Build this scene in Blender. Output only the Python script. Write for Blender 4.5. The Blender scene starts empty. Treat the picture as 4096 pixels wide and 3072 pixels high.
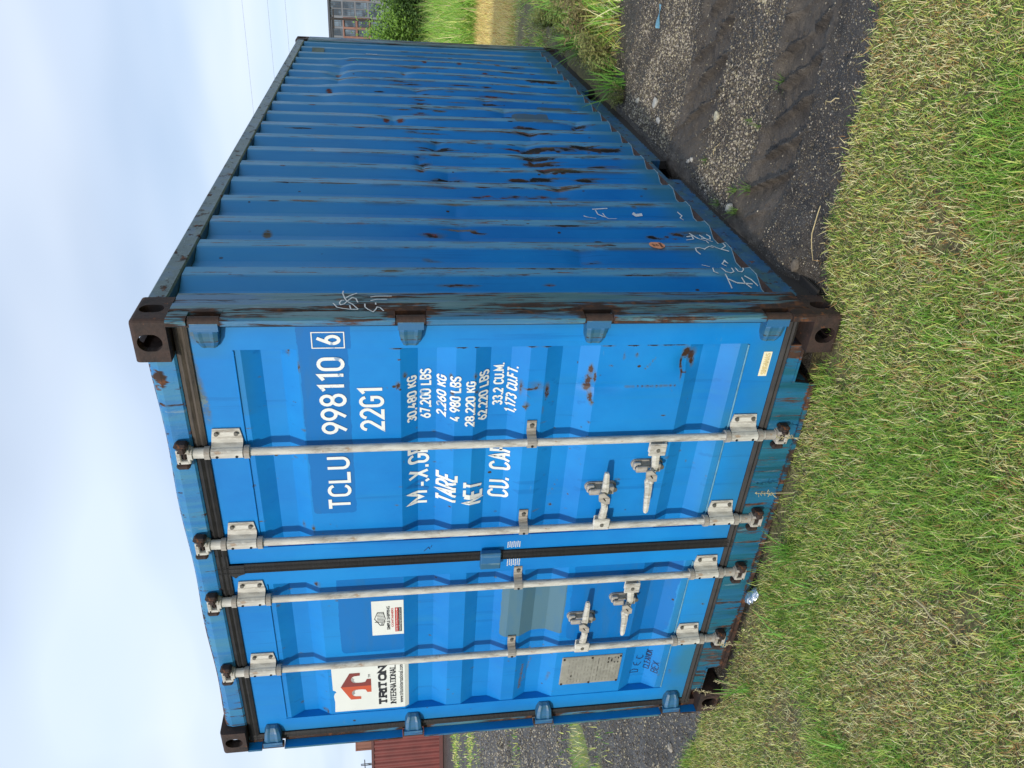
import bpy, bmesh, math, random
import numpy as np
from mathutils import Matrix, Vector
random.seed(7)
rng = np.random.default_rng(11)
S = bpy.context.scene
COL = S.collection

# ------------------------------------------------------------------ camera
F = 3093.9; CAMLOC = (3.7017, -2.4377, 1.7165)
yaw, pitch, roll = -0.56463, -0.15186, 0.0204
cy, sy, cp, sp = math.cos(yaw), math.sin(yaw), math.cos(pitch), math.sin(pitch)
fw = np.array([sy*cp, cy*cp, sp]); r0 = np.array([cy, -sy, 0.0]); d0 = np.cross(fw, r0)
cr, sr = math.cos(roll), math.sin(roll)
rr = cr*r0 + sr*d0; dd = -sr*r0 + cr*d0
cam = bpy.data.cameras.new('camera'); cam.sensor_width = 36; cam.lens = 36*F/4096
cam.clip_start = 0.05; cam.clip_end = 4000
camo = bpy.data.objects.new('camera', cam); COL.objects.link(camo)
# the photograph was taken with the phone on its side: the picture's right is the world's down
M = Matrix.Identity(4)
for i, ax in enumerate((dd, rr, -fw)):
    for j in range(3): M[j][i] = ax[j]
M.translation = CAMLOC
camo.matrix_world = M
S.camera = camo

# ------------------------------------------------------------------ sky and sun
SUN = Vector((-0.06, -1.0, 0.50)).normalized()
el = math.asin(SUN.z); azi = math.atan2(SUN.x, SUN.y)
W_ = bpy.data.worlds.new('World'); S.world = W_; W_.use_nodes = True
nt = W_.node_tree; N = nt.nodes; L = nt.links; N.clear()
def wn(t, **k):
    n = N.new(t)
    for a, b in k.items(): setattr(n, a, b)
    return n
out = wn('ShaderNodeOutputWorld'); bg = wn('ShaderNodeBackground'); bg.inputs[1].default_value = 0.125
sky = wn('ShaderNodeTexSky', sky_type='NISHITA', sun_disc=False, sun_elevation=el, sun_rotation=azi)
tc = wn('ShaderNodeTexCoord'); sep = wn('ShaderNodeSeparateXYZ'); L.new(tc.outputs['Generated'], sep.inputs[0])
ad = wn('ShaderNodeMath', operation='MAXIMUM'); L.new(sep.outputs[2], ad.inputs[0]); ad.inputs[1].default_value = 0.0
ad2 = wn('ShaderNodeMath', operation='ADD'); L.new(ad.outputs[0], ad2.inputs[0]); ad2.inputs[1].default_value = 0.13
dv = wn('ShaderNodeVectorMath', operation='DIVIDE'); L.new(tc.outputs['Generated'], dv.inputs[0])
cmb = wn('ShaderNodeCombineXYZ')
for i in range(3): L.new(ad2.outputs[0], cmb.inputs[i])
L.new(cmb.outputs[0], dv.inputs[1])
mp = wn('ShaderNodeMapping'); mp.inputs['Rotation'].default_value = (0, 0, 0.5); mp.inputs['Scale'].default_value = (0.62, 0.95, 0.0); mp.inputs['Location'].default_value = (3.1, 0.4, 0)
L.new(dv.outputs[0], mp.inputs[0])
nz = wn('ShaderNodeTexNoise'); nz.inputs['Scale'].default_value = 0.7; nz.inputs['Detail'].default_value = 3; nz.inputs['Roughness'].default_value = 0.5
L.new(mp.outputs[0], nz.inputs['Vector'])
cr1 = wn('ShaderNodeValToRGB'); cr1.color_ramp.elements[0].position = 0.30; cr1.color_ramp.elements[1].position = 0.56
cr1.color_ramp.elements[0].color = (0.5, 0.5, 0.5, 1)
L.new(nz.outputs[0], cr1.inputs[0])
nz2 = wn('ShaderNodeTexNoise'); nz2.inputs['Scale'].default_value = 0.9; nz2.inputs['Detail'].default_value = 3
L.new(mp.outputs[0], nz2.inputs['Vector'])
cr2 = wn('ShaderNodeValToRGB')
cr2.color_ramp.elements[0].position = 0.3; cr2.color_ramp.elements[0].color = (4.6, 5.55, 7.0, 1)
cr2.color_ramp.elements[1].position = 0.7; cr2.color_ramp.elements[1].color = (5.7, 6.3, 7.2, 1)
L.new(nz2.outputs[0], cr2.inputs[0])
dim = wn('ShaderNodeMix', data_type='RGBA', blend_type='MULTIPLY'); dim.inputs[0].default_value = 1.0; L.new(sky.outputs[0], dim.inputs[6]); dim.inputs[7].default_value = (0.62, 0.70, 0.78, 1)
mxs = wn('ShaderNodeMix', data_type='RGBA'); L.new(cr1.outputs[0], mxs.inputs[0]); L.new(dim.outputs[2], mxs.inputs[6]); L.new(cr2.outputs[0], mxs.inputs[7])
L.new(mxs.outputs[2], bg.inputs[0]); L.new(bg.outputs[0], out.inputs[0])
sd = bpy.data.lights.new('sun', 'SUN'); sd.energy = 2.35; sd.angle = math.radians(1.6); sd.color = (1.0, 0.93, 0.82)
so = bpy.data.objects.new('sun', sd); COL.objects.link(so); so.rotation_euler = SUN.to_track_quat('Z', 'Y').to_euler(); so.location = (0, -20, 20)
S.view_settings.view_transform = 'Standard'; S.view_settings.look = 'None'
S.view_settings.exposure = 0.35; S.view_settings.gamma = 1.0; S.view_settings.use_curve_mapping = False

# ------------------------------------------------------------------ material helpers
class MT:
    def __init__(s, name, rough=0.6, metal=0.0, spec=0.5):
        m = bpy.data.materials.new(name); m.use_nodes = True; s.m = m
        s.t = m.node_tree; s.t.nodes.clear()
        o = s.n('ShaderNodeOutputMaterial'); s.b = s.n('ShaderNodeBsdfPrincipled')
        s.l(s.b.outputs[0], o.inputs[0])
        s.b.inputs['Roughness'].default_value = rough; s.b.inputs['Metallic'].default_value = metal
        s.b.inputs['Specular IOR Level'].default_value = spec
        s.tc = s.n('ShaderNodeTexCoord').outputs['Object']
    def n(s, t, **k):
        n = s.t.nodes.new(t)
        for a, b in k.items(): setattr(n, a, b)
        return n
    def l(s, a, b): s.t.links.new(a, b)
    def map(s, sc, loc=(0, 0, 0), rot=(0, 0, 0)):
        m = s.n('ShaderNodeMapping'); m.inputs['Scale'].default_value = sc; m.inputs['Location'].default_value = loc; m.inputs['Rotation'].default_value = rot
        s.l(s.tc, m.inputs[0]); return m.outputs[0]
    def noise(s, scale=5, detail=4, rough=0.55, vec=None, dist=0.0):
        n = s.n('ShaderNodeTexNoise'); n.inputs['Scale'].default_value = scale; n.inputs['Detail'].default_value = detail
        n.inputs['Roughness'].default_value = rough; n.inputs['Distortion'].default_value = dist
        s.l(vec if vec else s.tc, n.inputs['Vector']); return n.outputs[0]
    def voro(s, scale, vec=None, feat='F1', out='Distance'):
        n = s.n('ShaderNodeTexVoronoi', feature=feat); n.inputs['Scale'].default_value = scale
        s.l(vec if vec else s.tc, n.inputs['Vector']); return n.outputs[out]
    def ramp(s, fac, *st):
        n = s.n('ShaderNodeValToRGB'); e = n.color_ramp.elements
        while len(e) < len(st): e.new(0.5)
        for i, (p, c) in enumerate(st):
            e[i].position = p; e[i].color = (c, c, c, 1) if not isinstance(c, tuple) else c + (1,)
        s.l(fac, n.inputs[0]); return n.outputs[0]
    def math(s, op, a, b=None, c=None):
        n = s.n('ShaderNodeMath', operation=op)
        for i, v in enumerate((a, b, c)):
            if v is None: continue
            if isinstance(v, (int, float)): n.inputs[i].default_value = v
            else: s.l(v, n.inputs[i])
        return n.outputs[0]
    def mix(s, f, a, b, bt='MIX'):
        n = s.n('ShaderNodeMix', data_type='RGBA', blend_type=bt)
        for i, v in ((0, f), (6, a), (7, b)):
            if isinstance(v, (int, float)): n.inputs[i].default_value = v
            elif isinstance(v, tuple): n.inputs[i].default_value = v + (1,)
            else: s.l(v, n.inputs[i])
        return n.outputs[2]
    def attr(s, name, o='Fac'):
        n = s.n('ShaderNodeAttribute', attribute_name=name); return n.outputs[o]
    def col(s, c):
        if isinstance(c, tuple): s.b.inputs['Base Color'].default_value = c + (1,)
        else: s.l(c, s.b.inputs['Base Color'])
    def rgh(s, r): s.l(r, s.b.inputs['Roughness'])
    def bump(s, h, strength=0.3, dist=0.01):
        n = s.n('ShaderNodeBump'); n.inputs['Strength'].default_value = strength; n.inputs['Distance'].default_value = dist
        s.l(h, n.inputs['Height']); s.l(n.outputs[0], s.b.inputs['Normal'])

RUST = (0.060, 0.026, 0.014); RUSTD = (0.022, 0.012, 0.009); RUSTO = (0.22, 0.075, 0.02)
def plain(name, c, rough=0.6, metal=0.0, var=0.25, scale=9, spec=0.5):
    t = MT(name, rough, metal, spec)
    n = t.noise(scale, 5, 0.6)
    lo = tuple(x*(1-var) for x in c); hi = tuple(min(1, x*(1+var)) for x in c)
    t.col(t.mix(t.ramp(n, (0.3, 0.0), (0.7, 1.0)), lo, hi)); return t.m

def blue_marks(t, c, fine, side):
    # teal weathering close to the ground and along the welds
    tn = t.math('MULTIPLY', t.attr('teal'), t.ramp(t.noise(6, 5, 0.6, t.map((1, 1, 0.6))), (0.25, 0.4), (0.6, 1.0)))
    c = t.mix(tn, c, (0.030, 0.165, 0.26))
    # stains with a place and shape of their own, broken up by noise
    a = t.attr('stain', 'Alpha'); sc_ = t.attr('stain', 'Color')
    fs = t.noise(70, 5, 0.72, t.map((1, 1, 0.30))) if side else t.noise(60, 6, 0.75)
    halo = t.math('MULTIPLY', t.ramp(t.math('ADD', a, t.math('MULTIPLY', t.math('SUBTRACT', t.noise(16, 6, 0.7, t.map((1, 1, 0.4))), 0.5), 0.7)), (0.22, 0.0), (0.50, 1.0)), t.ramp(a, (0.05, 0.0), (0.2, 0.6)))
    c = t.mix(halo, c, (0.085, 0.095, 0.075))
    sf = t.ramp(t.math('ADD', a, t.math('MULTIPLY', t.math('SUBTRACT', fs, 0.5), 1.5)), (0.46, 0.0), (0.56, 1.0))
    sf = t.math('MULTIPLY', sf, t.ramp(a, (0.02, 0.0), (0.10, 1.0)))
    c = t.mix(sf, c, t.mix(0.35, sc_, t.mix(t.ramp(t.noise(22, 4), (0.45, 0.0), (0.55, 1.0)), sc_, RUSTD)))
    p = t.attr('paint', 'Alpha')
    c = t.mix(t.math('MULTIPLY', t.ramp(t.math('ADD', p, t.math('MULTIPLY', t.math('SUBTRACT', t.noise(13, 7, 0.68), 0.5), 1.0)), (0.46, 0.0), (0.50, 1.0)), 0.92), c,
              t.mix(t.math('MULTIPLY', t.ramp(t.noise(5, 5, 0.6, t.map((1, 1, 4), (0, 0, 0), (0, 0.6, 0))), (0.5, 0.0), (0.62, 1.0)), 0.25), t.attr('paint', 'Color'), (0.03, 0.13, 0.27)))
    return c, sf
def blue_paint(name, side=False, marks=True):
    t = MT(name, 0.5, 0.0, 0.22 if side else 0.32)
    big = t.noise(1.9, 6, 0.62, t.map((1, 1, 0.7)))
    c = t.mix(t.ramp(big, (0.35, 0.0), (0.65, 1.0)), (0.001, 0.160, 0.50), (0.005, 0.225, 0.60))
    # run marks down the sheet
    st = t.noise(3.0, 6, 0.62, t.map((5, 5, 0.25)))
    c = t.mix(t.math('MULTIPLY', t.ramp(st, (0.55, 0.0), (0.72, 1.0)), 0.42), c, (0.014, 0.210, 0.47))
    st2 = t.noise(4.0, 6, 0.65, t.map((6, 6, 0.18), (3, 1, 0)))
    c = t.mix(t.math('MULTIPLY', t.ramp(st2, (0.60, 0.0), (0.66, 1.0)), 0.45), c, (0.001, 0.124, 0.39))
    if side:
        c = t.mix(t.math('MULTIPLY', t.attr('blend_mask'), t.ramp(t.noise(2.5, 5, 0.6, t.map((2, 2, 0.6))), (0.3, 0.45), (0.65, 0.85))), c, (0.050, 0.250, 0.49))  # paler upper ribs: faded paint plus sky reflection painted into the colour
        cr = t.attr('crest')
        wn_ = t.noise(7.0, 7, 0.7, t.map((3, 3, 0.35)))
        w = t.math('MULTIPLY', cr, t.ramp(wn_, (0.30, 0.45), (0.62, 1.0)))
        c = t.mix(w, c, t.mix(t.noise(3, 3, 0.5, t.map((1, 1, 0.4))), (0.070, 0.31, 0.55), (0.125, 0.32, 0.42)))  # worn crests, lightened further by a sky sheen put into their colour
        rn = t.noise(10, 8, 0.72, t.map((4, 4, 0.45), (1, 5, 2)))
        rf = t.math('MULTIPLY', t.ramp(rn, (0.56, 0.0), (0.60, 1.0)), cr)
        c = t.mix(rf, c, t.mix(t.ramp(t.noise(30, 3), (0.4, 0.0), (0.6, 1.0)), RUST, (0.16, 0.10, 0.075)))
        ln = t.math('MULTIPLY', t.attr('edge'), t.ramp(t.noise(6, 6, 0.7, t.map((1, 1, 0.5), (4, 0, 0))), (0.48, 0.0), (0.6, 1.0)))
        c = t.mix(t.math('MULTIPLY', ln, 0.7), c, (0.05, 0.035, 0.025))
    fine = t.noise(38, 6, 0.7); sf = t.math('MULTIPLY', fine, 0.0)
    if marks: c, sf = blue_marks(t, c, fine, side)
    sn = t.noise(2.6, 8, 0.75, t.map((2.0, 2.0, 9), (3, 2, 1), (0, 0.35, 0)))
    c = t.mix(t.math('MULTIPLY', t.ramp(sn, (0.665, 0.0), (0.685, 1.0)), 0.35), c, (0.10, 0.26, 0.42))
    # pin rust and chips
    v = t.voro(9.0, t.map((1, 1, 0.75)))
    gate = t.ramp(t.noise(2.2, 2), (0.44, 0.0), (0.54, 1.0))
    ch = t.math('MULTIPLY', t.ramp(t.math('ADD', v, t.math('MULTIPLY', fine, 0.10)), (0.10, 1.0), (0.115, 0.0)), gate)
    c = t.mix(ch, c, (0.045, 0.032, 0.02))
    t.col(c)
    t.rgh(t.ramp(t.noise(2.5, 5), (0.35, 0.40), (0.65, 0.60)))
    t.bump(t.math('ADD', t.noise(1.6, 2), t.math('MULTIPLY', sf, -0.05)), 0.16, 0.05)
    return t.m

def frame_paint(name, rustiness=0.5, vertical=True, dirt=None, base=((0.035, 0.135, 0.17), (0.10, 0.20, 0.23)), blue=0.35):
    t = MT(name, 0.55)
    s = (6, 6, 0.45) if vertical else (0.5, 5, 6)
    n1 = t.noise(3, 6, 0.65, t.map(s)); n2 = t.noise(4, 7, 0.7, t.map(s, (2, 7, 1)))
    c = t.mix(t.ramp(n1, (0.38, 0.0), (0.62, 1.0)), base[0], base[1])
    c = t.mix(t.math('MULTIPLY', t.ramp(t.noise(2.2, 5, 0.6, t.map(s, (5, 1, 3))), (0.5, 0.0), (0.56, 1.0)), blue), c, (0.012, 0.13, 0.36))
    c = t.mix(t.math('MULTIPLY', t.ramp(t.noise(6, 6, 0.7, t.map(s, (8, 3, 3))), (0.62, 0.0), (0.66, 1.0)), 0.5), c, (0.20, 0.30, 0.33))
    th = 0.62 - 0.14*rustiness
    rf = t.ramp(n2, (th, 0.0), (th + 0.05, 1.0))
    rc = t.mix(t.math('MULTIPLY', t.ramp(t.noise(25, 4), (0.52, 0.0), (0.68, 1.0)), 0.55), t.mix(t.ramp(t.noise(9, 4), (0.38, 0.0), (0.66, 1.0)), RUSTD, RUST), RUSTO)
    c = t.mix(rf, c, rc)
    wr = t.math('MULTIPLY', t.attr('rust'), 1.0)
    rf2 = t.ramp(t.math('ADD', wr, t.math('MULTIPLY', t.math('SUBTRACT', t.noise(9, 6, 0.7, t.map(s)), 0.5), 1.1)), (0.42, 0.0), (0.52, 1.0))
    rf2 = t.math('MULTIPLY', rf2, t.ramp(wr, (0.02, 0.0), (0.12, 1.0)))
    c = t.mix(rf2, c, dirt or rc)
    t.col(c); t.rgh(t.ramp(t.math('MAXIMUM', rf, rf2), (0.0, 0.45), (1.0, 0.85)))
    t.bump(t.math('ADD', n2, t.math('MULTIPLY', t.noise(60, 4), 0.4)), 0.35, 0.006)
    return t.m

def rust_metal(name, dark=0.0):
    t = MT(name, 0.75)
    n = t.noise(14, 6, 0.7); n2 = t.noise(5, 4)
    c = t.mix(t.ramp(n, (0.35, 0.0), (0.65, 1.0)), (0.012, 0.008, 0.007), (0.052, 0.026, 0.018))
    c = t.mix(t.math('MULTIPLY', t.ramp(t.noise(30, 6, 0.7), (0.62, 0.0), (0.68, 1.0)), 0.7), c, RUSTO)
    c = t.mix(t.math('MULTIPLY', t.ramp(t.noise(16, 6, 0.7, t.map((1, 1, 1), (4, 4, 4))), (0.69, 0.0), (0.71, 1.0)), 0.9), c, (0.08, 0.22, 0.36))
    t.col(c); t.bump(t.math('ADD', n, t.noise(90, 3)), 0.5, 0.004); return t.m

def galv(name, c0=(0.40, 0.385, 0.34), c1=(0.60, 0.585, 0.53)):
    t = MT(name, 0.55, 0.0)
    n = t.noise(8, 7, 0.7, t.map((4, 4, 1)))
    c = t.mix(t.ramp(n, (0.35, 0.0), (0.6, 1.0)), c0, c1)
    c = t.mix(t.math('MULTIPLY', t.ramp(t.noise(10, 8, 0.75, t.map((5, 5, 1), (3, 3, 3))), (0.50, 0.0), (0.66, 1.0)), 0.75), c, (0.15, 0.12, 0.09))
    c = t.mix(t.math('MULTIPLY', t.ramp(t.noise(22, 5, 0.7, t.map((2, 2, 1), (9, 3, 3))), (0.63, 0.0), (0.68, 1.0)), 0.6), c, (0.30, 0.17, 0.08))
    t.col(c); t.bump(n, 0.15, 0.004); return t.m

def rubber():
    t = MT('black_rubber', 0.7)
    n = t.noise(3, 6, 0.65, t.map((6, 6, 0.7)))
    c = t.mix(t.ramp(n, (0.4, 0.0), (0.7, 1.0)), (0.007, 0.007, 0.008), (0.020, 0.019, 0.018))
    c = t.mix(t.ramp(t.noise(40, 5, 0.7), (0.68, 0.0), (0.72, 0.5)), c, (0.14, 0.12, 0.10))
    c = t.mix(t.math('MULTIPLY', t.attr('old'), t.ramp(t.noise(6, 6, 0.7, t.map((1, 1, 6))), (0.35, 0.3), (0.6, 1.0))), c, (0.085, 0.068, 0.052))
    t.col(c); t.bump(t.noise(5, 5, 0.7, t.map((2, 2, 12))), 0.5, 0.008); return t.m

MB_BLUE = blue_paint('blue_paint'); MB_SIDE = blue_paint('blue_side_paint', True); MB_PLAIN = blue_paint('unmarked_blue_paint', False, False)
M_POST = frame_paint('teal_post_paint', 0.85, True, None, ((0.030, 0.140, 0.185), (0.095, 0.215, 0.25)), 0.5)
M_HEAD = frame_paint('header_paint', 0.30, True, None, ((0.008, 0.165, 0.42), (0.040, 0.20, 0.34)), 0.5)
M_SILL = frame_paint('sill_paint', 0.55, True, None, ((0.003, 0.070, 0.105), (0.014, 0.125, 0.19)), 0.25)
M_RAIL = frame_paint('rail_paint', 0.40, False, None, ((0.040, 0.10, 0.115), (0.075, 0.14, 0.15)), 0.2)
M_BRAIL = frame_paint('bottom_rail_paint', 0.25, False, (0.020, 0.017, 0.015), ((0.008, 0.075, 0.17), (0.04, 0.12, 0.15)), 0.3)
M_LUG = frame_paint('hinge_paint', 0.3, True, None, ((0.016, 0.10, 0.20), (0.05, 0.13, 0.17)), 0.45)
M_RUST = rust_metal('rusty_steel'); M_GALV = galv('galvanised_steel'); M_GALVD = galv('dirty_galvanised_steel', (0.24, 0.22, 0.19), (0.42, 0.39, 0.34))
M_RUSTF = plain('rusty_flange', (0.085, 0.045, 0.030), 0.8, 0, 0.4, 25); M_RUB = rubber(); M_BOLT = plain('weathered_bolt', (0.16, 0.15, 0.13), 0.5, 0.5)
M_DARK = plain('dark_interior', (0.012, 0.012, 0.014), 0.9)
M_WHITE = plain('white_lettering', (0.74, 0.76, 0.74), 0.5, 0, 0.06, 14)
t = MT('worn_white_lettering', 0.55); n_ = t.noise(26, 8, 0.75); n2_ = t.noise(5, 5, 0.6)
t.col(t.mix(t.ramp(t.math('ADD', n_, t.math('MULTIPLY', t.math('SUBTRACT', n2_, 0.5), 0.5)), (0.62, 0.0), (0.68, 0.75)), t.mix(n2_, (0.66, 0.68, 0.66), (0.78, 0.79, 0.76)), (0.06, 0.20, 0.40))); M_WHITE = t.m
M_CHALK = plain('white_chalk', (0.70, 0.73, 0.74), 0.9, 0, 0.15, 60)
M_STK = plain('white_vinyl', (0.68, 0.70, 0.66), 0.35, 0, 0.05, 5)
M_BLK = plain('black_print', (0.012, 0.012, 0.016), 0.5, 0, 0.1)
M_REDP = plain('orange_red_print', (0.50, 0.075, 0.022), 0.45, 0, 0.1)
M_BROWNP = plain('brown_print', (0.19, 0.030, 0.022), 0.45, 0, 0.1)
M_GREYP = plain('grey_print', (0.30, 0.30, 0.30), 0.5, 0, 0.1)
M_SCAN = plain('red_print', (0.45, 0.025, 0.02), 0.45, 0, 0.1)
M_ORNG = plain('salmon_sticker', (0.72, 0.30, 0.16), 0.6, 0, 0.12, 40)
M_IVORY = plain('ivory_label', (0.76, 0.70, 0.50), 0.5, 0, 0.06, 30)
M_TAN = plain('tan_print', (0.62, 0.50, 0.25), 0.5, 0, 0.1)
M_ALU = plain('aluminium_plate', (0.33, 0.32, 0.28), 0.5, 0.35, 0.2, 20)
M_ALUD = plain('plate_print', (0.235, 0.225, 0.195), 0.6, 0.1, 0.2, 30)
M_INK = plain('marker_ink', (0.008, 0.015, 0.06), 0.5, 0, 0.1)
M_CAULK = plain('pale_sealant', (0.20, 0.30, 0.35), 0.7, 0, 0.25, 20)
M_DEEP = plain('deep_blue_strip', (0.004, 0.012, 0.06), 0.4)

# ------------------------------------------------------------------ mesh helpers
def tag(o, label=None, cat=None, group=None, kind=None):
    if label: o['label'] = label
    if cat: o['category'] = cat
    if group: o['group'] = group
    if kind: o['kind'] = kind
    return o
def empty(name, loc=(0, 0, 0)):
    o = bpy.data.objects.new(name, None); o.location = loc; o.empty_display_size = 0.2; COL.objects.link(o); return o
class MB:
    def __init__(s): s.v = []; s.f = []; s.m = []; s.sm = []
    def add(s, vs, fs, mi=0, smooth=False):
        b = len(s.v); s.v += [tuple(map(float, v)) for v in vs]
        for f in fs: s.f.append([b + i for i in f]); s.m.append(mi); s.sm.append(smooth)
        return s
    def box(s, x0, x1, y0, y1, z0, z1, mi=0, ch=0.0):
        if ch <= 0:
            return s.add([(x0,y0,z0),(x1,y0,z0),(x1,y1,z0),(x0,y1,z0),(x0,y0,z1),(x1,y0,z1),(x1,y1,z1),(x0,y1,z1)],
                  [(0,3,2,1),(4,5,6,7),(0,1,5,4),(1,2,6,5),(2,3,7,6),(3,0,4,7)], mi)
        bm = bmesh.new(); bmesh.ops.create_cube(bm, size=1)
        for v in bm.verts: v.co = Vector(((x0+x1)/2 + v.co.x*(x1-x0), (y0+y1)/2 + v.co.y*(y1-y0), (z0+z1)/2 + v.co.z*(z1-z0)))
        bmesh.ops.bevel(bm, geom=bm.edges[:], offset=min(ch, 0.45*min(x1-x0, y1-y0, z1-z0)), segments=1, affect='EDGES', profile=0.5)
        return s.frombm(bm, mi)
    def frombm(s, bm, mi=0, smooth=False):
        bm.verts.index_update()
        s.add([v.co[:] for v in bm.verts], [[v.index for v in f.verts] for f in bm.faces], mi, smooth); bm.free(); return s
    def tube(s, pts, r, n=10, mi=0, smooth=True, cap=True):
        pts = [Vector(p) for p in pts]; k = len(pts); rs = r if hasattr(r, '__len__') else [r]*k
        vs = []; fs = []; up = None
        for i, p in enumerate(pts):
            t = (pts[min(i+1, k-1)] - pts[max(i-1, 0)]).normalized()
            if up is None: up = Vector((0, 0, 1)) if abs(t.z) < 0.9 else Vector((1, 0, 0))
            a = t.cross(up).normalized(); b = a.cross(t).normalized(); up = b
            for j in range(n):
                q = 2*math.pi*j/n; vs.append(p + a*(rs[i]*math.cos(q)) + b*(rs[i]*math.sin(q)))
        for i in range(k-1):
            for j in range(n): fs.append((i*n+j, i*n+(j+1) % n, (i+1)*n+(j+1) % n, (i+1)*n+j))
        s.add(vs, fs, mi, smooth)
        if cap:
            s.add(vs[:n], [tuple(range(n))[::-1]], mi); s.add(vs[-n:], [tuple(range(n))], mi)
        return s
    def prism(s, poly, y0, y1, mi=0, ax='y'):
        """poly in the two axes other than ax, extruded along ax"""
        n = len(poly)
        def P(a, b, c): return (a, c, b) if ax == 'y' else ((c, a, b) if ax == 'x' else (a, b, c))
        vs = [P(a, b, y0) for a, b in poly] + [P(a, b, y1) for a, b in poly]
        fs = [tuple(range(n))[::-1], tuple(range(n, 2*n))] + [(i, (i+1) % n, n+(i+1) % n, n+i) for i in range(n)]
        return s.add(vs, fs, mi)
    def grid(s, P, mi=0, smooth=False):
        a, b = P.shape[:2]; idx = np.arange(a*b).reshape(a, b)
        q = np.stack([idx[:-1, :-1], idx[1:, :-1], idx[1:, 1:], idx[:-1, 1:]], -1).reshape(-1, 4)
        return s.add(P.reshape(-1, 3), q.tolist(), mi, smooth)
    def build(s, name, mats, parent=None, fix=True):
        me = bpy.data.meshes.new(name); me.from_pydata(s.v, [], s.f)
        if not isinstance(mats, (list, tuple)): mats = [mats]
        for m in mats: me.materials.append(m)
        me.polygons.foreach_set('material_index', s.m); me.polygons.foreach_set('use_smooth', s.sm)
        if fix:
            bm = bmesh.new(); bm.from_mesh(me); bmesh.ops.recalc_face_normals(bm, faces=bm.faces[:]); bm.to_mesh(me); bm.free()
        me.update(); o = bpy.data.objects.new(name, me); COL.objects.link(o)
        if parent: o.parent = parent
        return o
def dupe(o, dx=0, dy=0, dz=0, parent=None):
    c = o.copy(); COL.objects.link(c); c.location = (o.location.x+dx, o.location.y+dy, o.location.z+dz); c.parent = parent or o.parent; return c
def npmesh(name, V, Fq, mats, parent=None, attrs={}, smooth=False, tri=False, mi=None):
    """fast mesh from numpy arrays (all faces with the same number of corners)"""
    me = bpy.data.meshes.new(name); V = np.asarray(V, np.float32); Fq = np.asarray(Fq, np.int32); k = Fq.shape[1]
    me.vertices.add(len(V)); me.vertices.foreach_set('co', V.ravel())
    me.loops.add(Fq.size); me.loops.foreach_set('vertex_index', Fq.ravel())
    me.polygons.add(len(Fq)); me.polygons.foreach_set('loop_start', np.arange(len(Fq), dtype=np.int32)*k)
    me.polygons.foreach_set('use_smooth', np.full(len(Fq), smooth))
    if mi is not None: me.polygons.foreach_set('material_index', np.asarray(mi, np.int32))
    for m in (mats if isinstance(mats, (list, tuple)) else [mats]): me.materials.append(m)
    for nme, a in attrs.items():
        a = np.asarray(a, np.float32)
        if a.ndim == 1: at = me.attributes.new(nme, 'FLOAT', 'POINT'); at.data.foreach_set('value', a)
        else: at = me.attributes.new(nme, 'FLOAT_COLOR', 'POINT'); at.data.foreach_set('color', a.ravel())
    me.update(calc_edges=True); me.validate()
    o = bpy.data.objects.new(name, me); COL.objects.link(o)
    if parent: o.parent = parent
    return o
def hashn(x, y, s=0):
    h = np.sin(x*127.1 + y*311.7 + s*74.7)*43758.5453; return h - np.floor(h)
def vnoise(x, y, s=0):
    xi, yi = np.floor(x), np.floor(y); u, v = x-xi, y-yi; u = u*u*(3-2*u); v = v*v*(3-2*v)
    a, b, c, d = hashn(xi, yi, s), hashn(xi+1, yi, s), hashn(xi, yi+1, s), hashn(xi+1, yi+1, s)
    return (a*(1-u)+b*u)*(1-v) + (c*(1-u)+d*u)*v
def fbm(x, y, s=0, o=4):
    r = 0; a = 0.5
    for i in range(o): r = r + a*vnoise(x*2**i, y*2**i, s+i*3.3); a *= 0.5
    return r/(1-0.5**o)
def sstep(a, b, x):
    t = np.clip((x-a)/(b-a), 0, 1); return t*t*(3-2*t)

# ------------------------------------------------------------------ ground
CW, CL, CH = 2.438, 6.058, 2.591        # the container, door end on y = 0
def edge_y(x):                          # where the front grass gives way to gravel
    return np.interp(x, [-60, -8, -1.0, -0.2, 0.1, 1.2, 2.44, 2.7, 3.0, 3.3, 4, 9, 60], [3, 0.5, 0.17, 0.11, 0.02, 0.03, 0.16, 0.27, 0.30, 0.33, 0.42, 0.6, 2]) + 0.07*(fbm(x*5, x*0+3.3, 5)-0.5) + 0.05*(fbm(x*22, x*0+1.3, 9)-0.5)
def back_y(x):                          # where the gravel lane ends behind
    return np.where(x > 1.2, np.interp(x, [1.2, 2.44, 2.6, 3.1, 5, 9, 60], [3.3, 3.35, 3.5, 3.8, 4.4, 5, 9]), 400.) + 0.25*(fbm(x*4, x*0+7.7, 15)-0.5)
def ridges(x, y):
    h = 0*x
    for yc, hw, k, amp in ((1.85, 0.25, 0.175, 0.040), (0.87, 0.19, 0.150, 0.033)):
        yy = y - (yc + 0.05*np.sin(x*1.7))
        if yc < 1: yy = yy + 0.06*np.clip(2.8-x, 0, 1)
        band = 1 - sstep(hw*0.75, hw*1.1, np.abs(yy))
        ph = (x + yy*0.62 + 0.05*(fbm(x*3, y*3, 3)-0.5))/k
        saw = np.abs((ph - np.floor(ph)) - 0.5)*2
        rid = np.clip((saw-0.76)/0.20, 0, 1)**1.4*(0.55+0.9*fbm(x*34, y*34, 62))
        brk = sstep(0.32, 0.62, fbm(x*6, y*6, 21))
        blend_mask = sstep(2.35, 2.75, x) if yc < 1 else sstep(2.5, 2.8, x)
        lip = np.exp(-((np.abs(yy)-hw)/0.05)**2)*0.014*(0.4+1.2*fbm(x*14, y*14, 33))
        h = h + blend_mask*(band*(-0.020 + rid*amp*(0.40+0.75*brk)) + lip*(0.5+fbm(x*9, y*9, 4)))
    return h
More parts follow.
